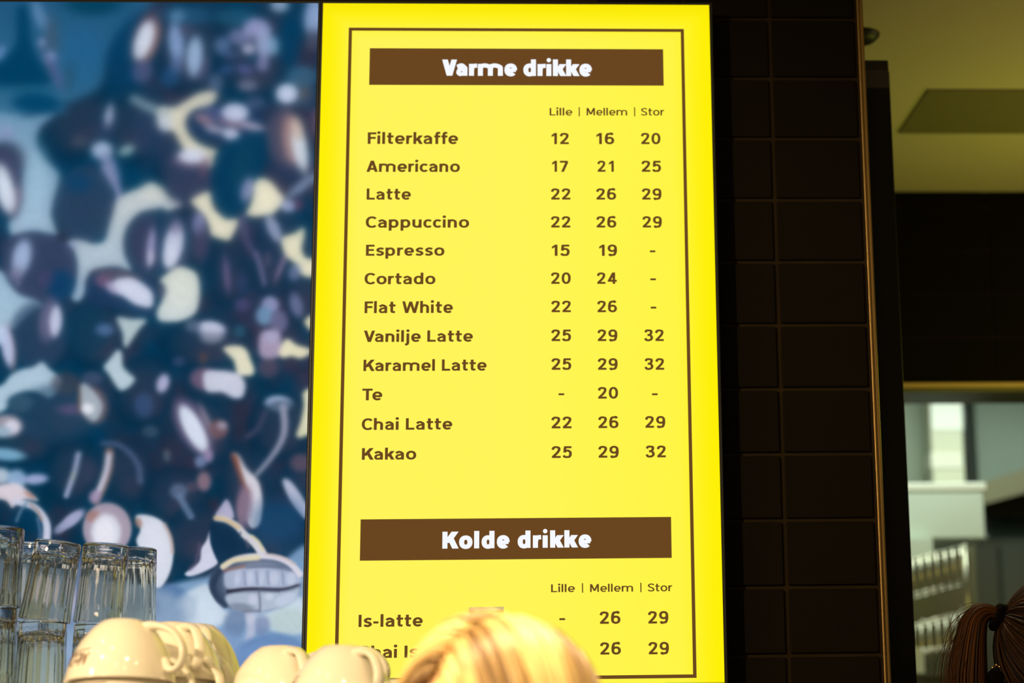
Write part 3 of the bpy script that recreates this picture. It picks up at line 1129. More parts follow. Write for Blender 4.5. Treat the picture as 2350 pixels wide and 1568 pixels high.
# bean with three lights
P([(430, 285), (445, 255), (500, 240), (560, 240), (600, 265), (606, 295), (590, 308), (530, 325), (470, 318), (440, 305)], (20, 52, 90), 14)
E(495, 262, 30, 14, 10, (76, 88, 138), 12, .8)
E(545, 285, 48, 10, 8, (112, 98, 122), 10)
E(540, 258, 31, 21, 3, (200, 212, 238), 9)
E(468, 275, 22, 11, 28, (150, 124, 142), 10)
E(492, 297, 22, 9, 12, (166, 166, 190), 9)
E(580, 290, 28, 9, 14, (172, 172, 196), 9)
E(530, 308, 20, 13, 10, (204, 214, 240), 7)
P([(500, 345), (560, 310), (612, 305), (614, 350), (590, 420), (560, 480), (520, 500), (495, 470), (485, 430), (488, 390)], (4, 58, 92), 10)
E(556, 380, 26, 60, 20, (18, 72, 96), 26, .5)
# bean at the right edge with the cream light
E(655, 320, 42, 74, -6, (84, 80, 104), 18, .8)
E(668, 320, 20, 58, -6, (176, 138, 134), 14, .8)
E(688, 338, 17, 60, -10, (216, 230, 240), 9)
E(682, 295, 14, 28, -12, (212, 190, 172), 9, .8)
E(725, 280, 9, 30, 0, (104, 86, 108), 10, .8)
E(655, 395, 35, 22, 0, (44, 58, 92), 20, .6)
# --- centre left bean cluster
E(195, 470, 68, 88, 0, (42, 68, 98), 16, .85)
E(180, 420, 30, 20, 0, (8, 66, 110), 20, .7)
L([(242, 385), (262, 420), (272, 445), (266, 482)], (20, 8), (146, 154, 196), 8)
P([(268, 462), (288, 444), (325, 430), (348, 418), (370, 434), (392, 452), (416, 462), (415, 474), (398, 480), (372, 492), (350, 484), (325, 486), (302, 505), (288, 530), (283, 560), (288, 590), (302, 622), (270, 612), (240, 614), (210, 622), (196, 645), (195, 670), (180, 692), (164, 682), (175, 650), (178, 610), (170, 575), (156, 562), (165, 550), (190, 552), (215, 560), (240, 552), (250, 522), (260, 486)],
  (206, 214, 214), 9, (166, 196, 218))
E(352, 440, 30, 18, 10, (214, 222, 212), 14, .7)
E(165, 562, 14, 10, 0, (150, 170, 205), 10, .8)
# bean with the slit
E(362, 559, 77, 80, 0, (34, 66, 94), 8)
E(338, 560, 40, 60, 0, (58, 60, 92), 26, .7)
E(402, 590, 30, 40, 0, (54, 66, 98), 20, .6)
L([(368, 482), (366, 520), (370, 580), (372, 634)], 12, (14, 56, 90), 12, .8)
E(346, 568, 9, 44, 6, (168, 168, 208), 8)
E(346, 592, 8, 18, 6, (206, 206, 232), 7)
E(398, 563, 22, 50, 11, (204, 214, 238), 9)
E(390, 590, 16, 26, 11, (222, 232, 250), 10, .8)
E(404, 520, 14, 20, 10, (120, 110, 150), 12, .6)
# bean left
P([(8, 560), (30, 540), (75, 532), (125, 545), (160, 565), (174, 610), (168, 655), (150, 685), (110, 695), (60, 685), (25, 655), (6, 610)], (50, 66, 98), 10)
E(140, 655, 32, 34, 0, (4, 62, 106), 24, .8)
E(50, 590, 21, 40, 12, (166, 190, 226), 14)
E(38, 628, 16, 18, 0, (136, 138, 168), 14, .7)
E(105, 640, 18, 20, 0, (74, 70, 110), 16, .6)
L([(41, 648), (43, 651), (40, 656)], 3, (200, 190, 235), 3)
P([(-60, 620), (0, 622), (20, 650), (45, 676), (85, 690), (98, 702), (72, 716), (46, 740), (25, 757), (-60, 760)], (158, 196, 220), 11, (168, 198, 218))
# bean with the broad white light
P([(198, 655), (210, 630), (245, 614), (300, 622), (345, 640), (356, 665), (350, 700), (352, 718), (320, 722), (280, 710), (210, 700), (196, 675)], (26, 56, 92), 9)
E(270, 630, 52, 12, 8, (84, 78, 96), 12, .8)
E(238, 645, 20, 14, 10, (128, 94, 126), 12, .8)
E(268, 662, 26, 14, 18, (180, 176, 210), 10)
P([(262, 645), (282, 638), (310, 640), (345, 665), (352, 688), (345, 706), (312, 700), (285, 682), (268, 668)], (217, 226, 247), 8)
L([(280, 700), (320, 716), (352, 722)], 10, (20, 60, 96), 8, .8)
# bean lower left
E(90, 770, 68, 78, 0, (38, 66, 98), 22, .7)
E(112, 735, 22, 48, 8, (112, 108, 142), 16, .8)
E(128, 737, 14, 36, 4, (208, 216, 242), 10)
E(200, 760, 50, 60, 0, (10, 62, 92), 26, .6)
E(240, 757, 20, 14, 0, (78, 112, 156), 14)
P([(268, 729), (300, 732), (336, 734), (318, 758), (300, 785), (290, 798), (283, 790), (281, 765)], (190, 212, 216), 9)
E(24, 800, 12, 50, -8, (140, 112, 124), 10, .8)
E(17, 795, 14, 46, -8, (196, 206, 238), 9)
E(0, 770, 14, 22, 0, (196, 216, 245), 10)
# --- centre right
E(435, 440, 52, 36, 0, (52, 62, 92), 24, .6)
P([(438, 462), (455, 448), (479, 440), (485, 456), (490, 476), (505, 493), (520, 503), (544, 503), (545, 516), (535, 538), (525, 552), (505, 548), (485, 540), (480, 520), (471, 498), (455, 482)], (238, 236, 208), 7)
P([(582, 430), (588, 414), (605, 409), (625, 420), (641, 440), (652, 455), (645, 470), (628, 490), (605, 495), (580, 497), (565, 490), (575, 470), (581, 450)], (242, 240, 210), 7)
E(567, 435, 13, 28, 14, (136, 146, 188), 11)
E(695, 425, 44, 11, -38, (122, 146, 176), 11)
E(662, 473, 17, 14, 0, (162, 176, 216), 9)
E(686, 470, 11, 16, 0, (92, 60, 88), 10, .8)
E(456, 515, 14, 27, 0, (122, 130, 178), 11)
E(462, 560, 18, 40, 0, (74, 72, 104), 16, .7)
L([(556, 500), (566, 550), (582, 580), (600, 610), (606, 655)], (20, 9), (80, 84, 122), 9, .8)
E(625, 560, 30, 60, -14, (22, 52, 86), 16, .6)
E(628, 525, 14, 33, -25, (154, 168, 200), 10)
E(645, 612, 6, 36, 22, (128, 116, 152), 7)
L([(588, 580), (598, 620), (606, 650)], 10, (112, 110, 150), 7)
E(615, 595, 8, 16, 0, (92, 88, 110), 10, .7)
P([(649, 545), (675, 536), (696, 522), (699, 540), (693, 570), (700, 590), (718, 598), (720, 632), (700, 635), (685, 622), (678, 605), (660, 592), (648, 570)], (240, 238, 205), 7)
E(676, 625, 14, 20, 20, (112, 130, 172), 10, .8)
E(520, 630, 8, 40, -5, (112, 98, 140), 9, .9)
E(556, 700, 18, 15, 0, (76, 78, 124), 12, .8)
E(556, 650, 12, 24, 0, (54, 68, 114), 12, .6)
P([(368, 642), (395, 620), (415, 612), (445, 622), (456, 640), (459, 670), (455, 702), (445, 722), (420, 735), (395, 739), (366, 736), (360, 715), (372, 690), (376, 660)], (222, 230, 216), 8, (214, 226, 226))
E(372, 668, 9, 16, 0, (60, 74, 100), 10, .8)
E(485, 757, 34, 20, 8, (160, 170, 200), 12, .8)
E(485, 752, 30, 14, 8, (204, 212, 236), 8)
E(443, 748, 18, 14, 0, (92, 112, 140), 10, .8)
E(486, 775, 26, 14, 0, (150, 158, 178), 12, .7)
E(620, 700, 20, 20, 0, (150, 156, 198), 10)
E(607, 725, 20, 22, 0, (112, 152, 188), 12)
E(640, 738, 20, 26, 0, (104, 106, 142), 12)
E(680, 700, 14, 28, -15, (108, 118, 158), 12)
P([(698, 738), (712, 724), (722, 730), (720, 765), (706, 752)], (236, 230, 190), 6)
E(550, 760, 14, 14, 0, (44, 92, 118), 12, .8)
# --- lower left
P([(-60, 900), (0, 886), (25, 861), (50, 848), (76, 842), (97, 831), (115, 848), (138, 866), (140, 880), (131, 900), (115, 913), (100, 908), (85, 900), (60, 898), (36, 905), (19, 918), (10, 942), (-60, 960)], (180, 208, 226), 8)
P([(270, 803), (280, 812), (282, 840), (295, 855), (309, 868), (305, 880), (290, 893), (275, 896), (262, 880), (250, 860), (238, 843), (251, 825)], (194, 218, 228), 8)
E(130, 950, 100, 66, 0, (32, 70, 100), 30, .6)
E(45, 925, 30, 22, 0, (66, 98, 122), 16, .6)
E(150, 880, 32, 26, 0, (66, 70, 86), 18, .7)
E(162, 940, 30, 12, 0, (94, 84, 122), 16, .8)
E(212, 868, 24, 16, 0, (66, 82, 114), 14, .8)
E(215, 930, 32, 44, -12, (122, 100, 104), 14, .7)
P([(184, 885), (195, 880), (214, 896), (229, 915), (236, 935), (228, 958), (215, 968), (198, 958), (186, 940), (182, 910)], (172, 186, 198), 9)
E(201, 938, 15, 12, 0, (238, 244, 252), 7)
E(182, 915, 4, 30, 0, (96, 80, 66), 7, .8)
E(15, 978, 36, 26, 0, (176, 166, 176), 14, .9)
E(28, 980, 18, 16, 0, (224, 226, 242), 10)
E(0, 992, 26, 14, 0, (160, 186, 206), 10)
E(-4, 1016, 60, 12, 0, (20, 58, 80), 10, .8)
E(12, 1043, 46, 14, 6, (124, 178, 208), 9)
E(0, 1092, 24, 18, 0, (184, 204, 220), 12)
E(38, 1100, 22, 22, 0, (142, 178, 214), 12)
E(82, 1100, 28, 12, -4, (166, 180, 222), 9)
P([(-20, 1120), (20, 1110), (45, 1112), (75, 1135), (88, 1150), (60, 1146), (42, 1152), (28, 1166), (14, 1150), (-20, 1140)], (226, 218, 226), 7)
E(68, 1136, 14, 5, 30, (190, 130, 110), 6, .8)
L([(180, 1042), (172, 1080), (160, 1115), (152, 1138)], 12, (168, 182, 214), 7)
E(168, 1092, 3, 12, 14, (176, 196, 150), 5, .7)
L([(251, 1038), (248, 1075), (236, 1115), (220, 1148)], 20, (150, 118, 112), 9, .9)
L([(250, 1045), (244, 1080), (232, 1115), (218, 1142)], 13, (212, 214, 232), 7)
E(218, 1140, 14, 16, 30, (166, 148, 184), 9, .8)
L([(235, 1018), (268, 1020), (298, 1040), (318, 1070), (322, 1105)], (9, 14), (92, 112, 152), 10, .75)
E(205, 1080, 20, 30, 0, (60, 66, 92), 20, .6)
E(330, 930, 22, 28, 0, (58, 88, 134), 18, .7)
E(345, 990, 18, 14, 0, (66, 94, 118), 14, .7)
# --- lower right
P([(512, 800), (530, 793), (555, 795), (568, 806), (575, 825), (583, 845), (581, 860), (560, 863), (544, 855), (537, 830), (524, 815)], (240, 238, 208), 7)
P([(600, 762), (640, 760), (646, 800), (640, 818), (612, 826), (594, 808)], (170, 158, 188), 12)
E(622, 774, 18, 14, 0, (178, 176, 210), 8)
E(615, 845, 24, 22, 0, (92, 78, 100), 18, .7)
P([(640, 812), (645, 795), (655, 779), (666, 780), (682, 792), (708, 800), (708, 814), (690, 823), (668, 818), (650, 822)], (242, 240, 204), 7)
E(466, 822, 10, 14, 0, (92, 72, 70), 10, .7)
E(410, 830, 14, 12, 0, (66, 80, 120), 10, .7)
E(470, 870, 34, 26, 5, (128, 100, 128), 14, .8)
P([(466, 862), (482, 850), (540, 855), (560, 873), (563, 890), (556, 912), (535, 914), (510, 901), (474, 898)], (208, 215, 233), 8)
E(374, 880, 14, 22, 18, (186, 188, 222), 11)
E(443, 980, 36, 74, -28, (92, 86, 118), 14, .9)
E(444, 984, 21, 60, -28, (222, 234, 252), 9)
E(475, 965, 8, 40, -24, (150, 140, 160), 9, .7)
E(502, 985, 22, 22, 0, (112, 86, 94), 11)
E(510, 977, 12, 10, 0, (162, 154, 172), 8)
E(383, 1046, 8, 14, 0, (92, 108, 122), 8, .8)
E(478, 1046, 11, 16, 0, (156, 140, 178), 8)
E(460, 1060, 13, 14, 0, (112, 132, 172), 9)
E(468, 1105, 16, 22, 0, (140, 116, 132), 11)
E(440, 1118, 14, 12, 0, (88, 80, 100), 12, .7)
E(640, 926, 32, 18, 4, (166, 186, 217), 9)
P([(600, 940), (640, 920), (690, 930), (695, 970), (680, 1010), (640, 1040), (610, 1030), (592, 980)], (30, 54, 78), 16, op=.6)
L([(650, 935), (653, 985), (641, 1022), (616, 1058), (590, 1088)], (18, 9), (152, 158, 182), 6)
L([(610, 945), (590, 985), (568, 1002)], (8, 12), (88, 80, 110), 10, .7)
P([(695, 903), (712, 890), (722, 900), (716, 955), (712, 990), (694, 1004), (680, 1000), (690, 968), (697, 930)], (228, 228, 192), 6)
E(690, 1062, 24, 20, 0, (116, 90, 108), 18, .7)
# golden-edged pale bean
P([(528, 1042), (546, 1046), (562, 1075), (590, 1100), (601, 1130), (604, 1160), (598, 1200), (582, 1218), (552, 1205), (540, 1160), (548, 1110), (538, 1070)], (72, 70, 94), 7)
P([(534, 1040), (548, 1045), (565, 1075), (590, 1100), (600, 1130), (602, 1165), (596, 1202), (578, 1212), (566, 1190), (572, 1150), (568, 1125), (556, 1090), (546, 1062)], (226, 226, 236), 5)
P([(530, 1042), (544, 1046), (552, 1075), (562, 1108), (574, 1130), (566, 1132), (550, 1098), (538, 1068)], (140, 78, 58), 5, op=.9)
E(562, 1160, 18, 44, 6, (150, 126, 148), 13, .8)
P([(648, 1104), (662, 1101), (680, 1120), (701, 1155), (706, 1192), (690, 1182), (664, 1146)], (196, 202, 226), 6)
E(640, 1200, 60, 56, 0, (22, 78, 126), 60, .6)
E(675, 1270, 40, 40, 0, (16, 60, 92), 30, .7)
# --- bottom: pale cloth
P([(300, 1366), (365, 1352), (400, 1340), (440, 1330), (480, 1322), (520, 1300), (640, 1290), (720, 1280), (740, 1700), (200, 1700)], (120, 158, 196), 20, (150, 186, 222))
P([(470, 1340), (500, 1390), (560, 1412), (640, 1398), (690, 1370), (710, 1440), (660, 1455), (560, 1430), (470, 1440), (400, 1430), (380, 1400)], (204, 224, 238), 18)
E(392, 1362, 34, 20, 15, (74, 114, 164), 20, .85)
E(430, 1395, 30, 30, 0, (170, 192, 214), 26, .7)
E(480, 1400, 28, 44, 0, (214, 232, 246), 24, .9)
E(662, 1425, 44, 30, 0, (190, 214, 214), 20, .9)
E(540, 1430, 26, 34, 20, (106, 132, 170), 18, .85)
E(600, 1436, 20, 24, 0, (122, 142, 180), 16, .8)
L([(574, 1410), (576, 1450), (566, 1490)], 20, (200, 204, 226), 14, .8)
P([(520, 1520), (556, 1476), (610, 1456), (650, 1456), (690, 1472), (720, 1500), (720, 1600), (520, 1600)], (104, 142, 190), 16, (120, 156, 205))
E(620, 1500, 50, 20, 0, (120, 156, 212), 26, .7)
E(520, 1490, 30, 40, 10, (130, 160, 205), 26, .7)
E(380, 1420, 22, 40, 0, (100, 140, 180), 24, .6)
P([(-60, 1440), (60, 1400), (200, 1372), (330, 1352), (420, 1400), (420, 1700), (-60, 1700)], (132, 160, 192), 40, (168, 196, 224))
P([(-60, 1270), (40, 1262), (140, 1270), (240, 1290), (330, 1350), (330, 1420), (-60, 1440)], (86, 110, 146), 40, (120, 146, 180))
E(60, 1340, 26, 60, 10, (176, 188, 216), 16, .8)
E(150, 1360, 24, 60, -12, (190, 186, 206), 16, .8)
E(275, 1350, 22, 50, 14, (182, 196, 222), 16, .8)
# beans in front, left
L([(36, 1152), (75, 1162), (98, 1184), (108, 1212), (104, 1262)], (14, 19), (217, 224, 244), 7)
L([(70, 1158), (88, 1175), (96, 1195)], 6, (170, 130, 110), 5, .7)
L([(60, 1156), (48, 1172), (38, 1196)], 7, (104, 140, 172), 6, .8)
L([(86, 1190), (92, 1220), (90, 1240)], 7, (96, 132, 176), 6, .7)
E(165, 1193, 34, 13, -38, (174, 180, 216), 9)
E(140, 1212, 18, 10, -38, (160, 170, 205), 9, .8)
E(246, 1214, 56, 60, 0, (172, 160, 178), 9)
E(214, 1186, 16, 14, 0, (166, 120, 112), 12, .8)
E(243, 1222, 34, 42, 0, (224, 230, 244), 16)
E(240, 1225, 22, 34, 0, (238, 242, 252), 12)
P([(311, 1188), (322, 1181), (350, 1185), (376, 1200), (391, 1230), (398, 1265), (393, 1305), (379, 1336), (362, 1350), (340, 1335), (328, 1290), (320, 1262), (313, 1240), (322, 1215)], (226, 233, 246), 7)
L([(378, 1204), (392, 1235), (396, 1268)], 8, (200, 176, 168), 7, .8)
E(318, 1200, 8, 12, -20, (170, 130, 112), 8, .8)
E(410, 1128, 20, 18, 0, (88, 108, 138), 14)
L([(412, 1140), (426, 1165), (438, 1185)], 16, (112, 138, 174), 10, .8)
P([(482, 1218), (474, 1240), (462, 1260), (458, 1288), (440, 1304), (424, 1318), (438, 1323), (470, 1312), (500, 1292), (490, 1265), (484, 1245)], (222, 226, 246), 5)
L([(458, 1250), (450, 1290), (436, 1306)], 8, (90, 80, 110), 8, .7)
P([(494, 1182), (508, 1160), (520, 1146), (531, 1162), (537, 1188), (520, 1192), (500, 1190)], (188, 188, 218), 5)
P([(482, 1212), (489, 1195), (505, 1188), (530, 1198), (560, 1232), (590, 1262), (585, 1282), (530, 1288), (506, 1296), (490, 1268), (482, 1240)], (12, 46, 76), 4)
L([(496, 1190), (520, 1194), (544, 1208), (562, 1228), (582, 1244), (597, 1262), (604, 1276)], (12, 22), (226, 226, 232), 5)
L([(494, 1189), (512, 1191), (534, 1202), (548, 1212)], 8, (232, 204, 150), 5)
L([(578, 1230), (594, 1244), (604, 1264)], 6, (232, 220, 170), 5, .9)
L([(552, 1222), (549, 1236)], 4, (40, 60, 84), 4, .7)
L([(564, 1242), (570, 1256)], 7, (90, 84, 104), 6, .7)
# the big front bean
E(585, 1338, 106, 67, -3, (48, 68, 94), 4)
E(600, 1338, 88, 54, 0, (138, 150, 176), 30, .85)
P([(520, 1312), (560, 1304), (610, 1304), (662, 1312), (690, 1325), (686, 1341), (640, 1349), (580, 1352), (524, 1351), (514, 1332)], (176, 190, 216), 9)
for (x_, w_) in ((545, 6), (574, 8), (600, 6), (628, 11), (668, 10)):
    E(x_, 1328, w_, 16, 4, (202, 214, 236), 8, .85)
for x_ in (560, 588, 614, 648):
    L([(x_, 1312), (x_ + 3, 1342)], 4, (112, 124, 156), 5, .6)
L([(512, 1302), (540, 1284), (580, 1277), (630, 1279), (665, 1293), (688, 1318)], (12, 15), (226, 226, 238), 5)
L([(512, 1300), (538, 1286), (592, 1280)], 12, (236, 226, 190), 5)
L([(515, 1310), (530, 1306), (560, 1300)], 7, (150, 104, 90), 6, .7)
L([(610, 1272), (650, 1280), (676, 1296)], 4, (206, 170, 150), 5, .6)
L([(566, 1304), (610, 1300), (650, 1303)], 4, (80, 92, 122), 4, .6)
P([(520, 1366), (590, 1360), (660, 1358), (686, 1348), (682, 1368), (655, 1390), (622, 1400), (597, 1405), (560, 1405), (530, 1396)], (180, 196, 216), 9)
E(655, 1376, 26, 12, -25, (200, 214, 236), 8, .9)
E(580, 1376, 10, 12, 0, (204, 214, 234), 8, .9)
E(617, 1370, 10, 8, 0, (214, 224, 242), 6, .8)
E(555, 1395, 30, 10, 8, (112, 124, 146), 10, .7)
L([(523, 1358), (570, 1352), (630, 1353), (655, 1352), (684, 1343)], (8, 4), (36, 38, 54), 4)
L([(600, 1352), (640, 1356)], 8, (60, 66, 88), 6, .7)
L([(594, 1355), (597, 1385), (596, 1404)], 4, (96, 102, 128), 4, .9)
L([(560, 1404), (596, 1402)], 4, (110, 110, 130), 4, .7)
L([(503, 1312), (489, 1345), (498, 1374), (516, 1391)], 12, (34, 50, 76), 5, .8)
# the picture on the screen is out of focus at its top, sharp at its foot


def gblur(A, sg):
    n_ = int(sg * 3) + 1
    k_ = np.exp(-0.5 * (np.arange(-n_, n_ + 1) / sg) ** 2)
    k_ /= k_.sum()
    for ax in (0, 1):
        pad = [(0, 0)] * 3
        pad[ax] = (n_, n_)
        B = np.pad(A, pad, mode='edge')
        A = sum(w * (B[i:i + A.shape[0]] if ax == 0 else B[:, i:i + A.shape[1]]) for i, w in enumerate(k_))
    return A


IMG[:] = (gblur(IMG, 0.9) * 0.88 + gblur(IMG, 10.0) * 0.12) * np.array([0.98, 0.965, 0.97])
b1, b2 = gblur(IMG, 2.0), gblur(IMG, 4.6)
m2 = np.clip((900 - IY) / 500, 0, 1)[..., None]
m1 = np.clip((1260 - IY) / 180, 0, 1)[..., None]
IMG[:] = IMG * (1 - m1) + b1 * m1
IMG[:] = IMG * (1 - m2 * .75) + b2 * m2 * .75
# fine sensor-like grain of the enlarged video picture
IMG *= 1 + 0.02 * vnoise(21, 11, 2)[..., None]
IMG[:] = np.clip(IMG, 0, 255)
beans = empty('video_screen', (BX0, 0, TOP))
tag(beans, 'tall video screen showing a blurred blue picture of roasted coffee beans', 'video screen')
screen_shell(beans)
vm = ym.copy()
vm.name = 'screen_video'
picture_mesh('picture', 0, SW, 0, -SH, NX, NZ, IMG, vm, beans)

# ------------------------------------------------------------------ cups
CT = [(0.0, 0.0000), (0.017, 0.0000), (0.0215, 0.0012), (0.0255, 0.0045), (0.0310, 0.0095), (0.0362, 0.0160), (0.0412, 0.0235),
      (0.0452, 0.0310), (0.0485, 0.0390), (0.0510, 0.0470), (0.0527, 0.0550), (0.0536, 0.0610), (0.0538, 0.0624)]   # radius, depth below the top


def outer_r(t):
    for (r0, t0), (r1, t1) in zip(CT, CT[1:]):
        if t <= t1 and t1 > t0:
            return r0 + (r1 - r0) * (t - t0) / (t1 - t0)
    return CT[-1][0]


CH = 0.0625
prof = [(r, CH - t) for r, t in CT] + [(0.0532, 0.0002), (0.0522, 0.0), (0.0512, 0.0004), (0.0506, 0.0016)]
prof += [(max(0, r - 0.0035), CH - t) for r, t in reversed(CT[5:-1])] + [(0.024, CH - 0.0085), (0.012, CH - 0.0065), (0, CH - 0.006)]
cup_me = bpy.data.meshes.new('bowl')
bm = lathe(prof, 64)
bm.to_mesh(cup_me)
bm.free()
cup_me.materials.append(M['china'])
cup_me.polygons.foreach_set('use_smooth', [True] * len(cup_me.polygons))
bm = bmesh.new()
hp = [(0.0240, 0.0085), (0.034, 0.0075), (0.046, 0.0095), (0.057, 0.0145), (0.0650, 0.0225), (0.0700, 0.0320), (0.0705, 0.0415), (0.0665, 0.0495), (0.0600, 0.0525), (0.0540, 0.0505), (0.0500, 0.0440)]
hv = catmull([(r, 0, CH - t) for r, t in hp], 5)
n_ = len(hv)
rads = []
for i in range(n_):
    s_ = i / (n_ - 1)
    wd_ = 0.0054 + 0.0028 * math.exp(-(s_ / 0.12) ** 2) + 0.0004 * math.sin(s_ * PI) - 0.0012 * max(0, s_ - 0.85) / 0.15
    tk_ = 0.0031 + 0.0026 * math.exp(-(s_ / 0.14) ** 2) + 0.0012 * max(0, s_ - 0.8) / 0.2
    rads.append((wd_, tk_))
rings = add_tube(bm, hv, rads, 16, flat=(0, 1, 0))
# rounded free end
e = hv[-1] + (hv[-1] - hv[-2]).normalized() * 0.003
r_ = bmesh.ops.create_icosphere(bm, subdivisions=2, radius=1.0)
for v in r_['verts']:
    v.co = Vector((v.co.x * 0.0046, v.co.y * 0.0050, v.co.z * 0.0046)) + hv[-1]
handle_me = bpy.data.meshes.new('handle')
bmesh.ops.recalc_face_normals(bm, faces=bm.faces)
bm.to_mesh(handle_me)
bm.free()
handle_me.materials.append(M['china'])
handle_me.polygons.foreach_set('use_smooth', [True] * len(handle_me.polygons))
# printed name, wrapped on the bowl: upside down because the cup stands on its rim
LT = text_polys('McCafé', 0.14, -0.04)
lx = [p[0] for q in LT for p in q]
lx0, lx1 = min(lx), max(lx)
w_ = 0.042
sc = w_ / (lx1 - lx0)
LT.append([(lx0 + (lx1 - lx0) * t_, -0.20 + 0.10 * t_) for t_ in [i / 20 for i in range(21)]] +
          [(lx0 + (lx1 - lx0) * t_, -0.27 + 0.10 * t_) for t_ in [i / 20 for i in range(20, -1, -1)]])
bm = bmesh.new()
for q in LT:
    bm.faces.new([bm.verts.new((x + 0.35 * y, y, 0)) for x, y in q])
bmesh.ops.triangulate(bm, faces=bm.faces)
AZL = -117.0
for v in bm.verts:
    u = (v.co.x - lx0) * sc
    vv = v.co.y * sc * 1.35
    t = 0.0405 + vv * 0.9 - 0.004
    r = outer_r(t) + 0.00035
    az = math.radians(AZL) + (w_ / 2 - u) / 0.050
    v.co = Vector((r * math.cos(az), r * math.sin(az), CH - t))
logo_me = bpy.data.meshes.new('printed_name')
bm.to_mesh(logo_me)
bm.free()
logo_me.materials.append(M['logo'])


def cup(px, ptop, Y, phi, tilt=(0, 0), label='', group=None, z=None, xy=None):
    """px, ptop: photo pixel of the middle of the cup's top; phi: direction of the handle, degrees from +x"""
    root = empty('coffee_cup')
    p = at(px, ptop, Y)
    root.location = (p.x, p.y, p.z - CH) if xy is None else (*xy, z)
    root.rotation_euler = (math.radians(tilt[0]), math.radians(tilt[1]), math.radians(phi))
    root.rotation_mode = 'XYZ'
    if tilt != (0, 0):
        mt = Matrix.Rotation(math.radians(tilt[0]), 4, 'X') @ Matrix.Rotation(math.radians(tilt[1]), 4, 'Y') @ Matrix.Rotation(math.radians(phi), 4, 'Z')
        root.rotation_euler = mt.to_euler()
    for nm, me in (('bowl', cup_me), ('handle', handle_me), ('printed_name', logo_me)):
        o = bpy.data.objects.new(nm, me)
        C.objects.link(o)
        o.parent = root
    tag(root, label, 'cup', group)
    return root


GC = 'upside-down coffee cups stacked on the coffee machine'
MTOP = 1.4985
uppers = [
    cup(283, 1424, -0.40, -23, (-5, 0), 'cream upturned cup at far left, printed name facing the tumblers', GC),
    cup(396, 1431, -0.30, -56, (-5, 0), 'cream upturned cup just right of the leftmost cup, handle to the front', GC),
    cup(446, 1434, -0.19, -68, (-4, 0), 'cream upturned cup at the back of the left group, before the bean picture', GC),
    cup(642, 1485, -0.32, -61, (-4, 0), 'cream upturned cup standing before the gap between the two screens', GC),
    cup(783, 1484, -0.42, -54, (-4, 3), 'cream upturned cup in front of the yellow screen\'s lower left corner', GC),
    cup(770, 1492, -0.225, -24, (-4, -13), 'cream upturned cup hidden behind another, its round handle against the yellow screen', GC),
]
ll = ['second cup down in the leftmost stack', 'second cup down in the stack right of the leftmost', 'second cup down in the rear left stack',
      'lower cup under the cup before the screen gap', 'lower cup under the cup before the yellow screen', 'lower cup of the hindmost right stack']
for i, u in enumerate(uppers):
    zz = u.location.z - 0.0295
    k = 0
    while zz > MTOP - 0.012 and k < 3:
        k += 1
        znow = max(zz, MTOP)
        ph = (-23, -56, -68, -61, -54, -24)[i] + 22 * k
        lab = 'upturned cream cup, ' + ll[i] if k == 1 else 'upturned cream cup, bottom of ' + ll[i].split(' the ', 1)[-1]
        if k == 3:
            break
        cup(0, 0, 0, ph, (0, 0), lab, GC, z=znow, xy=(u.location.x, u.location.y))
        zz = znow - 0.0295
p = at(900, 1561, -0.40)
cup(0, 0, 0, 40, (0, 0), 'single low cream cup at the right end of the cup stacks, only its foot showing', GC, z=p.z - CH, xy=(p.x, p.y))

# ------------------------------------------------------------------ tumblers
GH = 0.089
NF = 14


def flute(r, z, k):
    # long flat facets between rim and base
    a = (k / 4.0) % 1.0
    q = math.cos(PI / NF) / math.cos((a - 0.5) * 2 * PI / NF)
    f = 1.3 if 0.010 < z < GH - 0.012 else 0.3
    return r * (q * f + (1 - f)) * 1.0


op = [(0.0, GH), (0.0215, GH), (0.0242, GH - 0.0006), (0.0256, GH - 0.0022), (0.0258, GH - 0.0075), (0.0256, GH - 0.0095), (0.0262, GH - 0.014), (0.0264, GH - 0.030),
      (0.0270, 0.040), (0.0276, 0.020), (0.0281, 0.010), (0.0284, 0.006), (0.0286, 0.0015), (0.0284, 0.0002), (0.0279, 0.0)]
ip = [(0.0268, 0.0004), (0.0263, 0.003), (0.0258, 0.012), (0.0250, 0.030), (0.0240, 0.050), (0.0226, GH - 0.026), (0.0205, GH - 0.0185), (0.016, GH - 0.0138), (0.009, GH - 0.0115), (0.0, GH - 0.0108)]
bm = bmesh.new()
n = NF * 4
RR = []
for (r, z) in op + ip:
    inner = (r, z) in ip
    if r < 1e-6:
        RR.append([bm.verts.new((0, 0, z))])
    else:
        RR.append([bm.verts.new(((r * (1 + (0.018 if z < GH - 0.02 else 0.006) * (1 if k % 2 else -1)) if inner else flute(r, z, k)) * math.cos(2 * PI * k / n), (r if inner else flute(r, z, k)) * math.sin(2 * PI * k / n), z)) for k in range(n)])
for a, b in zip(RR, RR[1:]):
    for k in range(n):
        k2 = (k + 1) % n
        if len(a) == 1:
            bm.faces.new((a[0], b[k2], b[k]))
        elif len(b) == 1:
            bm.faces.new((a[k], a[k2], b[0]))
        else:
            bm.faces.new((a[k], a[k2], b[k2], b[k]))
bmesh.ops.recalc_face_normals(bm, faces=bm.faces)
glass_me = bpy.data.meshes.new('drinking_glass')
bm.to_mesh(glass_me)
bm.free()
glass_me.materials.append(M['glass'])
glass_me.polygons.foreach_set('use_smooth', [abs(p.normal.z) > 0.35 for p in glass_me.polygons])
GG = 'upside-down fluted tumblers stacked at the left'


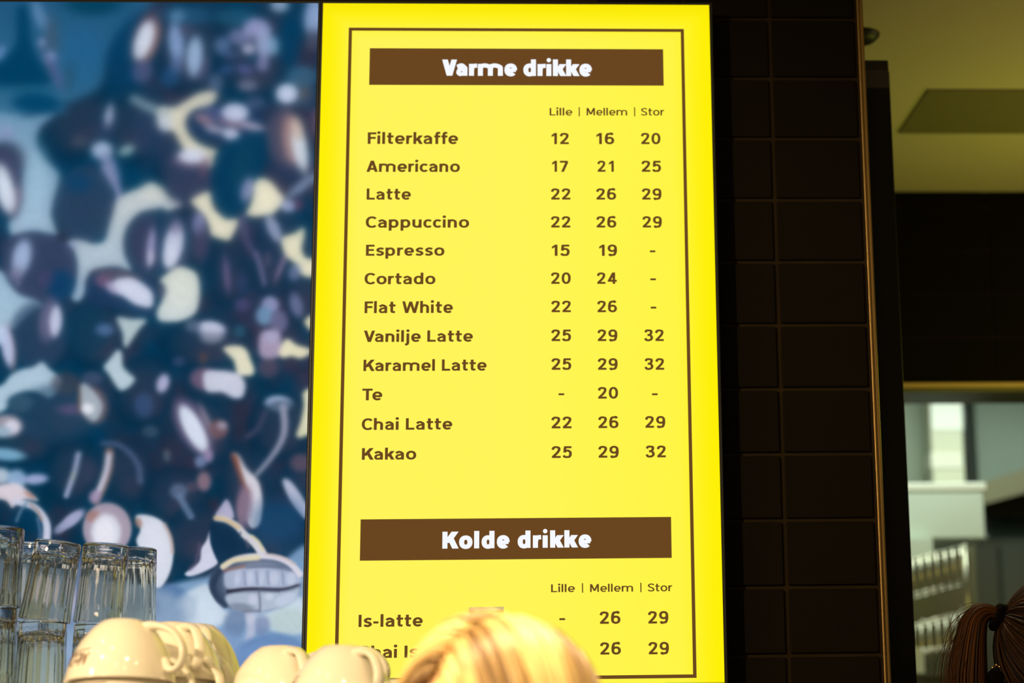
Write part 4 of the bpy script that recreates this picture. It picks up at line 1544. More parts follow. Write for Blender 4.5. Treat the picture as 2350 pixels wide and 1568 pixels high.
def tumbler(px, ptop, Y, rx, ry, rz, label, below=True, lowlabel=''):
    p = at(px, ptop, Y)
    o = bpy.data.objects.new('drinking_glass', glass_me)
    C.objects.link(o)
    R_ = Matrix.Rotation(math.radians(ry), 4, 'Y') @ Matrix.Rotation(math.radians(rx), 4, 'X') @ Matrix.Rotation(math.radians(rz), 4, 'Z')
    b = p - (R_ @ Vector((0, 0, GH)))
    o.matrix_world = Matrix.Translation(b) @ R_
    tag(o, label, 'glass', GG)
    q = bpy.data.objects.new('drinking_glass', glass_me)
    C.objects.link(q)
    q.location = (b.x - 0.001, b.y, b.z - GH - 0.0004)
    q.rotation_euler = (0, 0, math.radians(rz + 11))
    tag(q, lowlabel, 'glass', GG)
    return q.location.z


zz = []
zz.append(tumbler(134, 1244, -0.145, 0, 7, 4, 'upturned clear fluted tumbler leaning right, top of the third stack from left', lowlabel='lower clear tumbler carrying the leaning one'))
zz.append(tumbler(244, 1250, -0.130, 0, 2.5, 9, 'upturned clear fluted tumbler second from the right, straight upper one', lowlabel='lower clear tumbler under the one second from the right'))
zz.append(tumbler(309, 1259, -0.062, 0, 0, 2, 'upturned clear fluted tumbler at the right end of the glasses', lowlabel='lower clear tumbler at the right end, mostly behind the cups'))
zz.append(tumbler(3, 1211, -0.150, 0, 1.5, 6, 'upturned clear fluted tumbler cut by the photo\'s left edge, tallest stack', lowlabel='lower clear tumbler at the photo\'s left edge'))
zz.append(tumbler(68, 1248, -0.075, 0, 1, 0, 'upturned clear fluted tumbler between the leaning glass and the left edge, behind both', lowlabel='lower clear tumbler behind the leaning stack'))
GT = min(zz)

# ------------------------------------------------------------------ coffee machine and back counter
mx0, mx1 = at(-230, 1500, -0.3).x, at(965, 1500, -0.3).x
BCZ = 0.92
cm = empty('coffee_machine', ((mx0 + mx1) / 2, -0.26, BCZ))
tag(cm, 'wide stainless coffee machine below the frame, cups and glasses standing on it', 'coffee machine')
hw = (mx1 - mx0) / 2
ztop = MTOP - BCZ
box('body', (-hw, -0.16, 0.16), (hw, 0.25, ztop - 0.012), M['steel'], cm, 0.008)
box('drip_tray', (-hw + 0.02, -0.20, 0.04), (hw - 0.02, 0.0, 0.075), M['blackmetal'], cm, 0.003)
box('back_panel', (-hw + 0.01, 0.02, 0.04), (hw - 0.01, 0.24, 0.16), M['steel'], cm, 0.004)
box('cup_tray', (-hw - 0.005, -0.225, ztop - 0.012), (hw + 0.005, 0.252, ztop - 0.0005), M['steel'], cm, 0.003)
for sx in (-1, 1):
    for sy in (-0.16, 0.20):
        bm = lathe([(0, 0), (0.02, 0), (0.018, 0.04), (0, 0.04)], 20)
        o = from_bm('foot', bm, M['black'], cm, True)
        o.location = (sx * (hw - 0.05), sy, 0)
for gx in (-0.5, 0.0, 0.5):
    bm = lathe([(0, 0.09), (0.028, 0.09), (0.030, 0.12), (0.036, 0.125), (0.036, 0.165), (0, 0.165)], 28)
    o = from_bm('group_head', bm, M['steel'], cm, True)
    o.location = (gx * hw, -0.11, 0.06)
    bm = bmesh.new()
    add_tube(bm, [(0, -0.03, 0.12), (0, -0.10, 0.115), (0, -0.16, 0.108)], [0.008, 0.012, 0.010], 12)
    h = from_bm('portafilter_handle', bm, M['black'], cm, True)
    h.location = (gx * hw, -0.11, 0.06)
# riser under the glasses, reaching their rims
gx0, gx1 = at(-140, 1500, -0.1).x, at(375, 1500, -0.1).x
if GT > MTOP:
    gr = box('glass_tray', (gx0, -0.185, MTOP - 0.0003), (gx1, -0.012, GT), M['steel'], None, 0.0008)
    tag(gr, 'low stainless tray under the stacked glasses at the left', 'tray')
bc = empty('back_counter', (0, -0.22, 0))
tag(bc, 'dark back counter under the screens, below the frame', 'counter')
box('worktop', (-1.55, -0.26, BCZ - 0.04), (0.66, 0.26, BCZ), M['counter'], bc, 0.003)
for k in range(4):
    xa = -1.5 + k * 0.53
    box('cabinet', (xa, -0.20, 0.08), (xa + 0.525, 0.25, BCZ - 0.04), M['blackmetal'], bc)
    d_ = box('door', (xa + 0.005, -0.22, 0.10), (xa + 0.52, -0.20, BCZ - 0.06), M['wood'], bc, 0.002)
    bm = bmesh.new()
    add_tube(bm, [(xa + 0.44, -0.222, 0.60), (xa + 0.44, -0.245, 0.60), (xa + 0.44, -0.245, 0.74), (xa + 0.44, -0.222, 0.74)], 0.005, 8)
    from_bm('handle', bm, M['steel'], d_, True)
# till screen: its rounded top edge just enters the frame
tx0, tx1 = at(1515, 1567, -0.30), at(1682, 1566, -0.30)
ti = empty('till_screen', ((tx0.x + tx1.x) / 2, -0.28, BCZ))
tag(ti, 'dark till screen, only its rounded top edge showing below the yellow screen', 'till screen')
tw = (tx1.x - tx0.x) / 2
tz = tx1.z - BCZ
box('display', (-tw, -0.02, tz - 0.20), (tw, 0.012, tz), M['black'], ti, 0.006)
box('stand', (-0.02, -0.01, 0.01), (0.02, 0.012, tz - 0.19), M['blackmetal'], ti, 0.003)
box('base', (-0.07, -0.07, 0), (0.07, 0.07, 0.012), M['blackmetal'], ti, 0.003)

# ------------------------------------------------------------------ kitchen behind the opening
KY = 3.9
tag(box('wall_kitchen', (0.2, KY, 0), (2.9, KY + 0.1, 2.6), M['kwall']), kind='structure')
tag(box('ceiling_kitchen', (0.2, 1.2, 2.5), (2.9, KY, 2.6), M['ceiling']), kind='structure')
tag(box('wall_kitchen_left', (0.1, 1.2, 0), (0.2, KY + 0.1, 2.6), M['kwall']), kind='structure')
tag(box('wall_kitchen_right', (2.8, 1.2, 0), (2.9, KY + 0.1, 2.6), M['kwall']), kind='structure')


def pbox(name, x0, y0, x1, y1, Y, depth, m, parent=None, bevel=0.004, off=(0, 0, 0)):
    """box whose front face covers photo pixels x0,y0 - x1,y1 when it stands at world-y Y"""
    a, b = at(x0, y0, Y), at(x1, y1, Y)
    return box(name, (a.x - off[0], Y - off[1], b.z - off[2]), (b.x - off[0], Y + depth - off[1], a.z - off[2]), m, parent, bevel)


# grey-green cabinet at the left, seen beside the column
fl = empty('tall_fridge', (at(2090, 1000, 2.45).x, 2.45, 0))
tag(fl, 'grey-green tall fridge at the left of the kitchen opening', 'fridge')
of = (fl.location.x, 2.45, 0)
a, b = at(2020, 850, 2.45), at(2144, 1125, 2.45)
box('cabinet', (a.x - of[0], 0, 0.05), (b.x - of[0], 0.5, 2.42), M['kteal'], fl, 0.006)
box('door', (a.x - of[0] + 0.005, -0.02, 0.15), (at(2122, 1000, 2.45).x - of[0], 0.0, 2.40), mat('fridge_door', (0.34, 0.40, 0.31), 0.4, nscale=4, namt=0.1), fl, 0.003)
box('plinth', (a.x - of[0] + 0.01, 0.01, 0), (b.x - of[0] - 0.01, 0.49, 0.05), M['kdark'], fl)
# bright polished column
co = empty('extraction_duct', (0, 2.30, 0))
tag(co, 'bright square metal duct with two white plates as painted highlights, rising behind the white box', 'duct')
box('duct_body', (at(2136, 1000, 2.30).x, 0, at(2136, 1300, 2.30).z), (at(2210, 1000, 2.30).x, 0.08, 2.5), M['kcream'], co, 0.004)
pbox('highlight_plate', 2135, 925, 2211, 988, 2.296, 0.09, mat('highlight_plate', (0.90, 0.92, 0.84), 0.3, nscale=4, namt=0.02), co, 0.003, (0, 2.30, 0))  # pale plates painted in for the column's gloss highlights
pbox('highlight_plate', 2135.5, 1038, 2211, 1076, 2.296, 0.09, mat('cream_highlight', (0.82, 0.81, 0.68), 0.3, nscale=4, namt=0.02), co, 0.003, (0, 2.30, 0))
# dark gap and hood
hd = empty('cooker_hood', (0, 2.5, 0))
tag(hd, 'grey-green cooker hood with a bronze lower rail at the right of the opening', 'hood')
pbox('side_panel', 2205, 800, 2252, 1160, 2.5, 0.5, M['kdark'], hd, 0.003, (0, 2.5, 0))
q0, q1 = at(2248, 1140, 2.45), at(2420, 800, 2.45)
bm = bmesh.new()
zz0, zz1, zz2 = at(2248, 1112, 2.45).z, at(2350, 1078, 2.45).z, q1.z
x1_ = at(2350, 1000, 2.45).x
xe = x1_ + 0.35
ze = zz1 + (zz1 - zz0) * (xe - x1_) / (x1_ - q0.x)
vs = [(q0.x, zz0), (xe, ze), (xe, zz2), (q0.x, zz2)]
f0 = [bm.verts.new((x, -0.05, z)) for x, z in vs]
f1 = [bm.verts.new((x, 0.45, z)) for x, z in vs]
bm.faces.new(f0)
bm.faces.new(f1[::-1])
for i in range(4):
    bm.faces.new((f0[i], f1[i], f1[(i + 1) % 4], f0[(i + 1) % 4]))
bmesh.ops.recalc_face_normals(bm, faces=bm.faces)
from_bm('hood_panel', bm, M['kteal'], hd)
zl0, zl1 = at(2248, 1160, 2.44).z, at(2350, 1130, 2.44).z
zle = zl1 + (zl1 - zl0) * (xe - x1_) / (x1_ - q0.x)
bm = bmesh.new()
vs = [(q0.x, zl0), (xe, zle), (xe, ze), (q0.x, zz0)]
f0 = [bm.verts.new((x, -0.075, z)) for x, z in vs]
f1 = [bm.verts.new((x, -0.03, z)) for x, z in vs]
bm.faces.new(f0)
bm.faces.new(f1[::-1])
for i in range(4):
    bm.faces.new((f0[i], f1[i], f1[(i + 1) % 4], f0[(i + 1) % 4]))
bmesh.ops.recalc_face_normals(bm, faces=bm.faces)
from_bm('lower_rail', bm, M['krail'], hd)
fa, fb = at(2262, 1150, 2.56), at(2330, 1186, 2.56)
box('filter', (fa.x, 0.06, fb.z), (xe, 0.44, fa.z + 0.03), M['black'], hd, 0.003)  # black box standing in for the shade below the rail
# equipment under the hood
eq = empty('kitchen_cabinet', (0, 2.6, 0))
tag(eq, 'dark green-grey kitchen cabinet under the hood, behind the wire rack', 'cabinet')
a, b = at(2150, 1236, 2.6), at(2420, 1700, 2.6)
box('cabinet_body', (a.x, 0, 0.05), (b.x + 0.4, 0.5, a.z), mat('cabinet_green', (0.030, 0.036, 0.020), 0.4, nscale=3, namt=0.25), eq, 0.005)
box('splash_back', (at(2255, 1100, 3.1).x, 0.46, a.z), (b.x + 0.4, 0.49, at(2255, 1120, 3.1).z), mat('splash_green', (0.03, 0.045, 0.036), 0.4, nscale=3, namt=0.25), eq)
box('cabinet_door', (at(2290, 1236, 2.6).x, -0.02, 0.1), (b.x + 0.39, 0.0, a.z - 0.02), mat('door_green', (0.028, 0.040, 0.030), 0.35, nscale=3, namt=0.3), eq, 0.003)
ov = empty('oven', (0, 2.14, 0))
tag(ov, 'dark olive oven behind the wire rack, under the white box', 'oven')
a, b = at(1990, 1238, 2.14), at(2262, 1700, 2.14)
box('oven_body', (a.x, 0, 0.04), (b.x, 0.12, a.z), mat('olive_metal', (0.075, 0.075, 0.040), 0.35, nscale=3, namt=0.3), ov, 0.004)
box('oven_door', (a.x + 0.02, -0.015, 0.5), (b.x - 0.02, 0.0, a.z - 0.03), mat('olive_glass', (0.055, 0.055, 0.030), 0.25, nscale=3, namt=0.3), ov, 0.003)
# white box
wb = empty('dispenser_box', (0, 1.75, 0))
tag(wb, 'large white enamel box with a pale top edge, middle of the kitchen opening', 'box')
pbox('box_body', 2040, 1126, 2262, 1236, 1.75, 0.22, M['kwhite'], wb, 0.004, (0, 1.75, 0))
pbox('lid', 2036, 1109, 2264, 1126, 1.745, 0.23, mat('lid_white', (0.93, 0.94, 0.86), 0.35, nscale=4, namt=0.02), wb, 0.003, (0, 1.75, 0))
a, b = at(2030, 1236, 1.80), at(2100, 1236, 1.80)
box('ceiling_bracket', (a.x, 0.19, a.z + 0.02), (a.x + 0.02, 0.21, 2.5), M['kdark'], wb)
sb = empty('cardboard_carton', (0, 1.72, 0))
tag(sb, 'smaller pale carton directly under the white box, beside the black post', 'carton')
pbox('carton_body', 2050, 1240, 2143, 1290, 1.72, 0.12, M['kwhite'], sb, 0.002, (0, 1.72, 0))
pbox('carton_flap', 2052, 1236, 2140, 1241, 1.72, 0.10, M['kwhite'], sb, 0.001, (0, 1.72, 0))
# wire rack
RY = 1.55
rk = empty('wire_rack', (0, RY, 0))
tag(rk, 'small wire rack of thin steel rods standing behind the post, below the white box', 'rack')
lx, rx = at(2010, 1400, RY).x, at(2222, 1400, RY).x
dpt = 0.085
Z = lambda y, Y=RY: at(2200, y, Y).z


def rod(name, pts, r):
    bm = bmesh.new()
    add_tube(bm, [Vector(p) - Vector((0, RY, 0)) for p in pts], r, 8)
    return from_bm(name, bm, M['wire'], rk, True)


ztr, zbr = Z(1248), Z(1545)
slope = -(Z(1248) - Z(1285)) / (rx - at(2095, 1400, RY).x)
for (xx, yy) in ((rx, RY), (rx + 0.016, RY + dpt), (lx, RY), (lx + 0.016, RY + dpt)):
    dz = slope * (rx - xx)
    rod('upright', [(xx, yy, zbr), (xx, yy, ztr + dz * 0.9)], 0.0028)
for lev, yl in enumerate((1252, 1330, 1400, 1475, 1540)):
    for (yy, dx) in ((RY, 0), (RY + dpt, 0.016)):
        k_ = 0.9 if lev < 3 else 0.5
        rod('rail', [(lx + dx, yy, Z(yl) + slope * (rx - lx) * k_), (rx + dx, yy, Z(yl))], 0.0019)
    rod('cross_rail', [(rx, RY, Z(yl)), (rx + 0.016, RY + dpt, Z(yl))], 0.0024)
for k in range(11):
    xx = lx + (rx - lx) * (k + 0.5) / 11
    dz = slope * (rx - xx) * 0.9
    rod('rod', [(xx, RY, Z(1345) + dz), (xx, RY, Z(1252) + dz)], 0.0030)
    if True:
        rod('rod', [(xx + 0.004, RY + dpt * 0.5, Z(1540)), (xx + 0.004, RY + dpt * 0.5, Z(1400) + dz)], 0.0027)
for k in range(7):
    xx = lx + (rx - lx) * (k + 0.5) / 7
    bm = bmesh.new()
    bmesh.ops.create_icosphere(bm, subdivisions=2, radius=0.0034)
    o = from_bm('glint_bead', bm, M['wire'], rk, True)  # beads added to catch the lamps as glints on the rack
    o.location = (xx, -0.002 + 0.01 * (k % 3), Z(1395 + (k % 3) * 4) + slope * (rx - xx) * 0.9)
# shelf the rack stands on, pale tub below
sf = empty('kitchen_shelf', (0, RY, 0))
tag(sf, 'thin black shelf under the wire rack beside the ponytail', 'shelf')
a, b = at(2040, 1546, RY - 0.03), at(2330, 1556, RY - 0.03)
box('board', (a.x - 0.1, -0.03, a.z - 0.010), (b.x, 0.16, a.z), M['kdark'], sf, 0.001)
for xx in (a.x - 0.06, b.x - 0.02):
    box('leg', (xx, -0.02, 0), (xx + 0.02, 0.0, a.z - 0.010), M['kdark'], sf)
    box('leg', (xx, 0.13, 0), (xx + 0.02, 0.15, a.z - 0.010), M['kdark'], sf)
tb = empty('paper_roll', (0, RY, 0))
a, b = at(2060, 1480, RY + 0.02), at(2122, 1540, RY + 0.02)
tb.location = ((a.x + b.x) / 2, RY + 0.02, at(2060, 1546, RY - 0.03).z)
tag(tb, 'short white paper roll standing on the shelf inside the wire rack, left end', 'paper roll')
r_ = (b.x - a.x) / 2
h_ = a.z - b.z
bm = lathe([(0.004, 0), (r_, 0), (r_, h_), (0.004, h_), (0.004, 0)], 32)
from_bm('paper', bm, M['kwhite'], tb, False)
bm = lathe([(0.003, 0), (0.0038, 0), (0.0038, h_ + 0.001), (0.003, h_ + 0.001), (0.003, 0)], 16)
from_bm('core', bm, M['wood'], tb, True)
lo_ = empty('storage_tub', (0, 1.5, 0))
tag(lo_, 'pale plastic tub below the black shelf at the bottom of the opening', 'tub')
a, b = at(2050, 1563, 1.62), at(2260, 1700, 1.62)
box('tub_body', (a.x, 0.12, b.z), (b.x, 0.30, a.z - 0.008), M['kwhite'], lo_, 0.006)
box('tub_lid', (a.x - 0.004, 0.115, a.z - 0.008), (b.x + 0.004, 0.305, a.z), M['kwhite'], lo_, 0.002)
box('tub_stand', (a.x + 0.01, 0.14, 0), (b.x - 0.01, 0.28, b.z), M['kdark'], lo_)

# ------------------------------------------------------------------ people


def capsule(bm, a, b, ra, rb, n=14):
    a, b = Vector(a), Vector(b)
    for p, r in ((a, ra), (b, rb)):
        rr_ = bmesh.ops.create_icosphere(bm, subdivisions=2, radius=r)
        for v in rr_['verts']:
            v.co += p
    if (b - a).length > 1e-5:
        add_tube(bm, [a, b], [ra, rb], n)


def blob(bm, c, r, rot=None):
    q = bmesh.ops.create_icosphere(bm, subdivisions=3, radius=1.0)
    for v in q['verts']:
        w = Vector((v.co.x * r[0], v.co.y * r[1], v.co.z * r[2]))
        if rot:
            w = rot @ w
        v.co = w + Vector(c)


def remeshed(name, bm, voxel, m, parent, smooth=3):
    me = bpy.data.meshes.new(name)
    bm.to_mesh(me)
    bm.free()
    o = bpy.data.objects.new(name, me)
    C.objects.link(o)
    md = o.modifiers.new('r', 'REMESH')
    md.mode = 'VOXEL'
    md.voxel_size = voxel
    md2 = o.modifiers.new('s', 'SMOOTH')
    md2.iterations = smooth
    md2.factor = 0.5
    bpy.context.view_layer.update()
    me2 = bpy.data.meshes.new_from_object(o.evaluated_get(bpy.context.evaluated_depsgraph_get()))
    bpy.data.objects.remove(o)
    me2.name = name
    return link(name, me2, parent, m, True)


def person(label, headtop, facing, H, raise_arm=False):
    """facing: rotation about z so that local -y is where the person looks; origin on the floor under the head"""
    root = empty('person', (headtop.x, headtop.y, 0), facing)
    tag(root, label, 'person')
    hh = H / 7.4
    hc = H - hh * 0.52                    # head centre height
    sh = H - hh * 1.48                    # shoulder height
    hip = H * 0.515
    bm = bmesh.new()
    # head: skull, face, jaw, nose, brow, cheeks, ears
    blob(bm, (0, 0.008, hc + 0.020), (0.074, 0.092, 0.088))
    blob(bm, (0, -0.022, hc - 0.030), (0.060, 0.066, 0.078))
    blob(bm, (0, -0.052, hc - 0.090), (0.026, 0.024, 0.020))
    capsule(bm, (0, -0.084, hc - 0.002), (0, -0.104, hc - 0.034), 0.008, 0.013)
    blob(bm, (0, -0.078, hc - 0.062), (0.022, 0.012, 0.009))
    for s in (-1, 1):
        blob(bm, (s * 0.030, -0.078, hc + 0.022), (0.022, 0.010, 0.008))
        blob(bm, (s * 0.036, -0.060, hc - 0.030), (0.018, 0.016, 0.020))
        blob(bm, (s * 0.074, 0.006, hc - 0.012), (0.007, 0.018, 0.030))
    capsule(bm, (0, 0.010, hc - 0.06), (0, 0.018, sh + 0.01), 0.050, 0.056)
    # torso
    blob(bm, (0, 0.02, sh - 0.16), (0.150, 0.100, 0.19))
    blob(bm, (0, 0.012, sh - 0.33), (0.120, 0.090, 0.14))
    blob(bm, (0, 0.020, hip + 0.02), (0.155, 0.108, 0.13))
    for s in (-1, 1):
        capsule(bm, (s * 0.05, 0.02, sh + 0.01), (s * 0.165, 0.02, sh - 0.035), 0.045, 0.048)
        blob(bm, (s * 0.062, -0.052, sh - 0.18), (0.055, 0.046, 0.058))
        # legs
        capsule(bm, (s * 0.085, 0.02, hip - 0.02), (s * 0.090, 0.01, H * 0.285), 0.085, 0.054)
        capsule(bm, (s * 0.090, 0.01, H * 0.285), (s * 0.092, 0.03, 0.09), 0.052, 0.034)
        capsule(bm, (s * 0.092, 0.03, 0.055), (s * 0.100, -0.11, 0.035), 0.036, 0.026)
        # arms, lower arms forward over the counter
        el = Vector((s * 0.215, 0.05, sh - 0.30))
        wr = Vector((s * 0.13, -0.17, sh - 0.36))
        capsule(bm, (s * 0.175, 0.02, sh - 0.04), el, 0.046, 0.036)
        capsule(bm, el, wr, 0.036, 0.024)
        d_ = (wr - el).normalized()
        pal = wr + d_ * 0.055
        capsule(bm, wr, pal, 0.022, 0.026)
        for f_ in range(4):
            o_ = Vector((s * (0.024 - 0.016 * f_), 0, 0.0))
            b0 = pal + o_ + d_ * 0.012
            ln = (0.036, 0.042, 0.040, 0.030)[f_]
            b1 = b0 + d_ * ln
            b2 = b1 + (d_ + Vector((0, 0, -0.8))).normalized() * ln * 0.8
            capsule(bm, b0, b1, 0.0085, 0.0078, 10)
            capsule(bm, b1, b2, 0.0078, 0.0068, 10)
        t0 = wr + d_ * 0.02 + Vector((-s * 0.022, 0, 0))
        t1 = t0 + (d_ + Vector((-s * 0.8, 0, 0))).normalized() * 0.035
        capsule(bm, t0, t1, 0.011, 0.009, 10)
        capsule(bm, t1, t1 + d_ * 0.026, 0.009, 0.0075, 10)
    remeshed('body', bm, 0.0055, M['skin'], root, 4)
    # eyes, mouth
    for s in (-1, 1):
        bm = bmesh.new()
        blob(bm, (s * 0.030, -0.0795, hc + 0.004), (0.0125, 0.009, 0.0075))
        e = from_bm('eye', bm, M['eye'], root, True)
        bm = bmesh.new()
        blob(bm, (s * 0.030, -0.0868, hc + 0.004), (0.0052, 0.003, 0.0052))
        from_bm('iris', bm, M['iris'], e, True)
    bm = bmesh.new()
    blob(bm, (0, -0.0885, hc - 0.058), (0.020, 0.006, 0.0035))
    blob(bm, (0, -0.0880, hc - 0.065), (0.017, 0.006, 0.0045))
    from_bm('lips', bm, M['lips'], root, True)
    # shirt
    bm = bmesh.new()
    blob(bm, (0, 0.02, sh - 0.16), (0.160, 0.112, 0.19))
    blob(bm, (0, 0.012, sh - 0.33), (0.132, 0.102, 0.15))
    blob(bm, (0, 0.020, hip + 0.06), (0.164, 0.118, 0.11))
    capsule(bm, (0, 0.018, sh + 0.012), (0, 0.018, sh - 0.05), 0.068, 0.10)
    for s in (-1, 1):
        capsule(bm, (s * 0.05, 0.02, sh + 0.008), (s * 0.168, 0.02, sh - 0.035), 0.054, 0.056)
        blob(bm, (s * 0.062, -0.054, sh - 0.18), (0.064, 0.054, 0.070))
        capsule(bm, (s * 0.175, 0.02, sh - 0.04), (s * 0.202, 0.038, sh - 0.20), 0.055, 0.049)
    remeshed('shirt', bm, 0.008, M['shirt'], root, 3)
    bm = bmesh.new()
    blob(bm, (0, 0.020, hip), (0.163, 0.116, 0.11))
    for s in (-1, 1):
        capsule(bm, (s * 0.085, 0.02, hip - 0.02), (s * 0.090, 0.01, H * 0.285), 0.093, 0.066)
        capsule(bm, (s * 0.090, 0.01, H * 0.285), (s * 0.092, 0.03, 0.10), 0.066, 0.052)
    remeshed('trousers', bm, 0.009, M['trousers'], root, 3)
    for s in (-1, 1):
        bm = bmesh.new()
        capsule(bm, (s * 0.092, 0.045, 0.050), (s * 0.102, -0.125, 0.036), 0.044, 0.034)
        for v in bm.verts:
            v.co.z = max(v.co.z, 0.001)
        remeshed('shoe', bm, 0.006, M['shoe'], root, 2)
    return root, hc


def locks_mesh(name, paths, widths, thick, m, parent, n=6, shade=None, stuff=True):
    """hair as many tapered flattened tubes with a per-lock shade attribute"""
    vs, fs, sh = [], [], []
    for li, pts in enumerate(paths):
        L_ = len(pts)
        prev = None
        base = len(vs)
        s_val = shade[li]
        for i, p in enumerate(pts):
            t = (pts[min(i + 1, L_ - 1)] - pts[max(i - 1, 0)]).normalized()
            nrm = (p - pts.center) if hasattr(pts, 'center') else Vector((0, 0, 1))
            s = prev if prev is not None else (t.orthogonal().normalized())
            s = (s - t * s.dot(t)).normalized()
            prev = s
            w = t.cross(s)
            tt = i / (L_ - 1)
            k = widths[li] * (0.35 + 0.65 * math.sin(PI * min(1, 0.08 + tt * 0.9)) ** 0.5) * (1 if tt < 0.8 else (1 - (tt - 0.8) / 0.2 * 0.8))
            for j in range(n):
                a = 2 * PI * j / n
                vs.append(p + s * (k * math.cos(a)) + w * (k * thick * math.sin(a)))
                sh.append(s_val)
        for i in range(L_ - 1):
            for j in range(n):
                j2 = (j + 1) % n
                fs.append((base + i * n + j, base + i * n + j2, base + (i + 1) * n + j2, base + (i + 1) * n + j))
        fs.append(tuple(base + j for j in range(n))[::-1])
        fs.append(tuple(base + (L_ - 1) * n + j for j in range(n)))
    me = bpy.data.meshes.new(name)
    me.from_pydata([tuple(v) for v in vs], [], fs)
    at_ = me.attributes.new('shade', 'FLOAT', 'POINT')
    at_.data.foreach_set('value', sh)
    o = link(name, me, parent, m, True)
    if stuff:
        o['kind'] = 'stuff'
    return o


def cap_mesh(name, c, r, m, parent, cut, shade):
    """skull cap of hair, ellipsoid with the face side left open"""
    bm = bmesh.new()
    bmesh.ops.create_uvsphere(bm, u_segments=48, v_segments=32, radius=1.0)
    for v in bm.verts:
        v.co = Vector((c[0] + v.co.x * r[0], c[1] + v.co.y * r[1], c[2] + v.co.z * r[2]))
    bmesh.ops.delete(bm, geom=[v for v in bm.verts if cut(v.co)], context='VERTS')
    o = from_bm(name, bm, m, parent, True)
    a_ = o.data.attributes.new('shade', 'FLOAT', 'POINT')
    a_.data.foreach_set('value', [shade] * len(o.data.vertices))
    return o


# blond person between the camera and the screens, parting and forehead towards us
BY = -0.80
ht = at(1146, 1425, BY)
bl, hc = person('blond person with centre-parted hair, top of the head before the yellow menu', ht + Vector((0, 0, 0)), math.radians(-42), ht.z - 0.004)
rng = random.Random(5)
cc = Vector((0, 0.006, hc + 0.016))
RX, RYY, RZ = 0.070, 0.085, ht.z - 0.002 - (hc + 0.016)
cap_mesh('scalp_hair', cc, (RX * 0.985, RYY * 0.985, RZ * 0.985), M['blond'], bl,
         lambda v: v.y < -0.030 and v.z < hc + 0.062 - abs(v.x) * 0.45 or v.z < hc - 0.05, 0.25)
paths, wid, shd = [], [], []
for k in range(560):
    s = 1 if rng.random() < 0.62 else -1
    al = math.radians(rng.uniform(30, 172))
    fr = (al - 0.6) / 2.4
    px_ = -0.010
    pts = []
    layer = 1.0 + 0.055 * rng.random()
    target = Vector((s * (0.72 + 0.23 * min(1, fr * 3)), -0.80 + 1.6 * fr + rng.uniform(-.08, .08), -0.75))
    st = Vector((s * 0.02, -math.cos(al), math.sin(al)))
    for i in range(13):
        t = i / 12 * (1.0 + 0.1 * rng.random() * 0)
        a1 = Vector((s * (0.38 + 0.62 * min(1, fr * 2.5)), -0.98 + 1.9 * fr, 0.40))
        v = st * (1 - t) ** 2 + a1 * 2 * t * (1 - t) * 1.1 + target * t * t
        if t < 0.95:
            v = v.normalized()
        u_ = 0.010 * math.sin(9 * t + k)
        v = v.normalized() * (layer + (0.13 if s < 0 else 0.03) * math.sin(PI * min(1, t * 1.1) ** 0.62) ** 0.8)
        p = Vector((cc.x + v.x * RX, cc.y + v.y * RYY, cc.z + v.z * RZ))
        p.y += u_ * 0.1
        pts.append(p)
    # fall to the shoulder
    for i in range(1, 6):
        p = pts[12] + Vector((s * 0.004 * i, 0.002 * i, -0.030 * i))
        pts.append(p)
    paths.append(pts)
    wid.append(rng.uniform(0.0014, 0.0034))
    shd.append(min(1, max(0, 0.60 + 0.36 * math.sin(fr * 17 + s) + rng.uniform(-0.35, 0.25))))
locks_mesh('hair', paths, wid, 0.5, M['blond'], bl, 5, shd)

# person with the auburn ponytail at the right, seen from behind, head turned to the right
AY = -0.02
AZ = at(2488, 1314, AY)
ab, hc2 = person('person with a red-brown ponytail at the right edge, seen from behind', Vector((AZ.x, AY, 0)), math.radians(98), AZ.z)
cc2 = Vector((0, 0.008, hc2 + 0.020))
R2 = (0.080, 0.105, AZ.z - (hc2 + 0.020) + 0.004)
cap_mesh('scalp_hair', cc2, tuple(r * 0.985 for r in R2), M['auburn'], ab,
         lambda v: v.y < -0.035 and v.z < hc2 + 0.060 or v.z < hc2 - 0.055 or (v.z < hc2 - 0.01 and v.y < 0.0), 0.2)
inv = Matrix.Rotation(-math.radians(98), 4, 'Z')
org = Vector((AZ.x, AY, 0))


def loc(x, y, Y):
    return inv @ (at(x, y, Y) - org)


tie = loc(2304, 1414, AY - 0.004)
paths, wid, shd = [], [], []
for k in range(380):
    # from the hairline all around to the tie
    th_ = rng.uniform(0, 2 * PI)
    ax_ = (tie - cc2).normalized()
    e1 = ax_.orthogonal().normalized()
    e2 = ax_.cross(e1)
    sp_ = rng.uniform(1.25, 1.95)
    d0 = (ax_ * math.cos(sp_) + (e1 * math.cos(th_) + e2 * math.sin(th_)) * math.sin(sp_))
    if d0.z < -0.30:
        d0.z = -0.30
    pts = []
    lay = 1.0 + rng.uniform(0, 0.035)
    axn = Vector((ax_.x / R2[0], ax_.y / R2[1], ax_.z / R2[2])).normalized()
    for i in range(11):
        t = i / 10
        v = (d0.normalized() * (1 - t) + axn * t)
        v = v.normalized() * lay
        p = Vector((cc2.x + v.x * R2[0], cc2.y + v.y * R2[1], cc2.z + v.z * R2[2]))
        w_ = max(0, (t - 0.8) / 0.2)
        p = p.lerp(tie + Vector((rng.uniform(-.004, .004), 0, rng.uniform(-.006, .006))), w_ * 0.8)
        pts.append(p)
    paths.append(pts)
    wid.append(rng.uniform(0.0012, 0.0026))
    shd.append(0.30 * rng.random() ** 1.5)
locks_mesh('hair', paths, wid, 0.5, M['auburn'], ab, 5, shd)
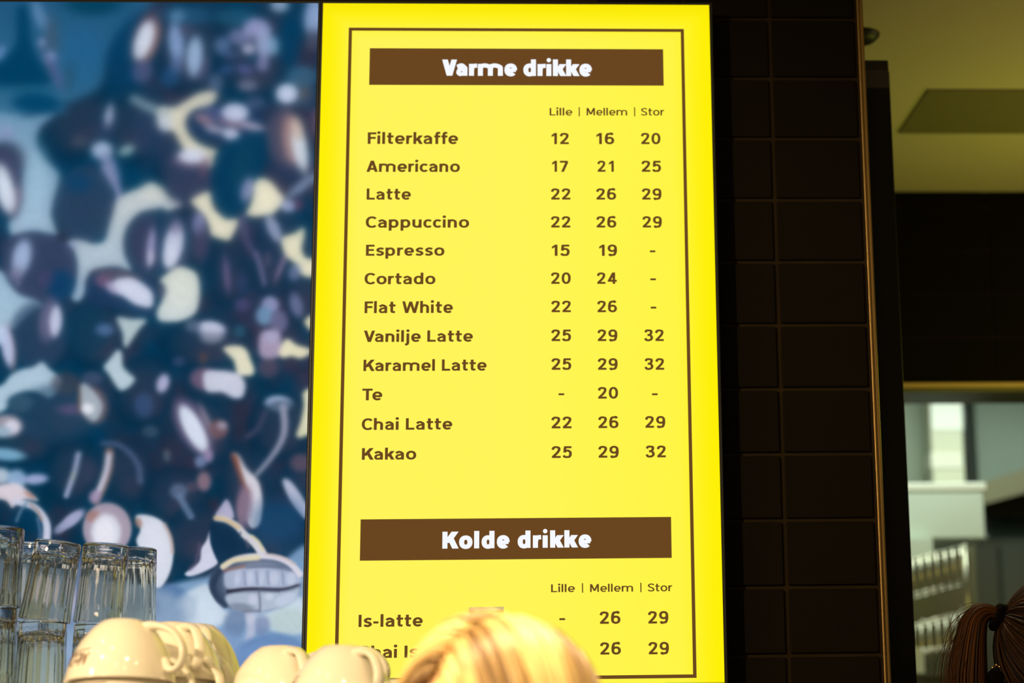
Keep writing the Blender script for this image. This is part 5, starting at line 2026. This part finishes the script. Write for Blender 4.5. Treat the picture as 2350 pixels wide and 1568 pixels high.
# ponytail
key = [(2290, 1411), (2272, 1405), (2252, 1409), (2236, 1428), (2228, 1462), (2222, 1508), (2218, 1570), (2224, 1660), (2226, 1740)]
wd2 = [0.006, 0.0085, 0.0125, 0.0155, 0.0180, 0.0215, 0.0245, 0.022, 0.012]
paths, wid, shd = [], [], []
for k in range(620):
    a_ = rng.uniform(0, 2 * PI)
    q_ = math.sqrt(rng.random())
    pts0 = []
    for i, (x, y) in enumerate(key):
        c0 = loc(x, y, AY)
        t = (Vector((key[min(i + 1, 8)][0] - key[max(i - 1, 0)][0], key[min(i + 1, 8)][1] - key[max(i - 1, 0)][1], 0))).normalized()
        # side axis in the picture plane and depth axis
        sd = loc(x + t.y * 100, y - t.x * 100, AY) - c0
        sd.normalize()
        dp = inv.to_3x3() @ Vector((0, 1, 0))
        r_ = wd2[i] * q_
        pts0.append(c0 + sd * (r_ * math.cos(a_)) + dp * (r_ * 0.8 * math.sin(a_)))
    if k > 560:       # flyaway hairs
        j = rng.randint(2, 6)
        off_ = inv.to_3x3() @ Vector((-rng.uniform(0.004, 0.022), rng.uniform(-.01, .01), rng.uniform(-0.004, 0.012)))
        for i in range(j, 9):
            pts0[i] = pts0[i] + off_ * min(1, (i - j + 1) / 2)
        wid.append(rng.uniform(0.00022, 0.0004))
    else:
        wid.append(rng.uniform(0.0009, 0.0019))
    paths.append(catmull([tuple(p) for p in pts0], 3))
    shd.append(0.85 * rng.random() ** 1.3)
locks_mesh('ponytail', paths, wid, 0.6, M['auburn'], ab, 5, shd)
# elastic
bm = bmesh.new()
t0, t1 = loc(2302, 1416, AY), loc(2284, 1408, AY)
ax_ = (t1 - t0).normalized()
e1 = ax_.orthogonal().normalized()
e2 = ax_.cross(e1)
for q in (0.0, 0.5, 1.0):
    c0 = t0.lerp(t1, q) + (inv.to_3x3() @ Vector((0.002, 0, -0.004)))
    pts = [c0 + (e1 * math.cos(a) + e2 * math.sin(a)) * (0.0125 + 0.001 * math.sin(a * 5 + q * 3)) for a in [2 * PI * i / 28 for i in range(29)]]
    add_tube(bm, pts, 0.0052, 8)
from_bm('hair_elastic', bm, M['elastic'], ab, True)
# dark clip with gold studs low at the nape
bm = bmesh.new()
blob(bm, loc(2290, 1556, AY - 0.01), (0.012, 0.014, 0.012))
clip = from_bm('hair_clip', bm, M['elastic'], ab, True)
for (x, y) in ((2278, 1533), (2287, 1527), (2294, 1531)):
    bm = bmesh.new()
    q = bmesh.ops.create_icosphere(bm, subdivisions=2, radius=0.0022)
    for v in q['verts']:
        v.co += loc(x, y, AY - 0.018)
    from_bm('gold_stud', bm, M['gold'], clip, True)
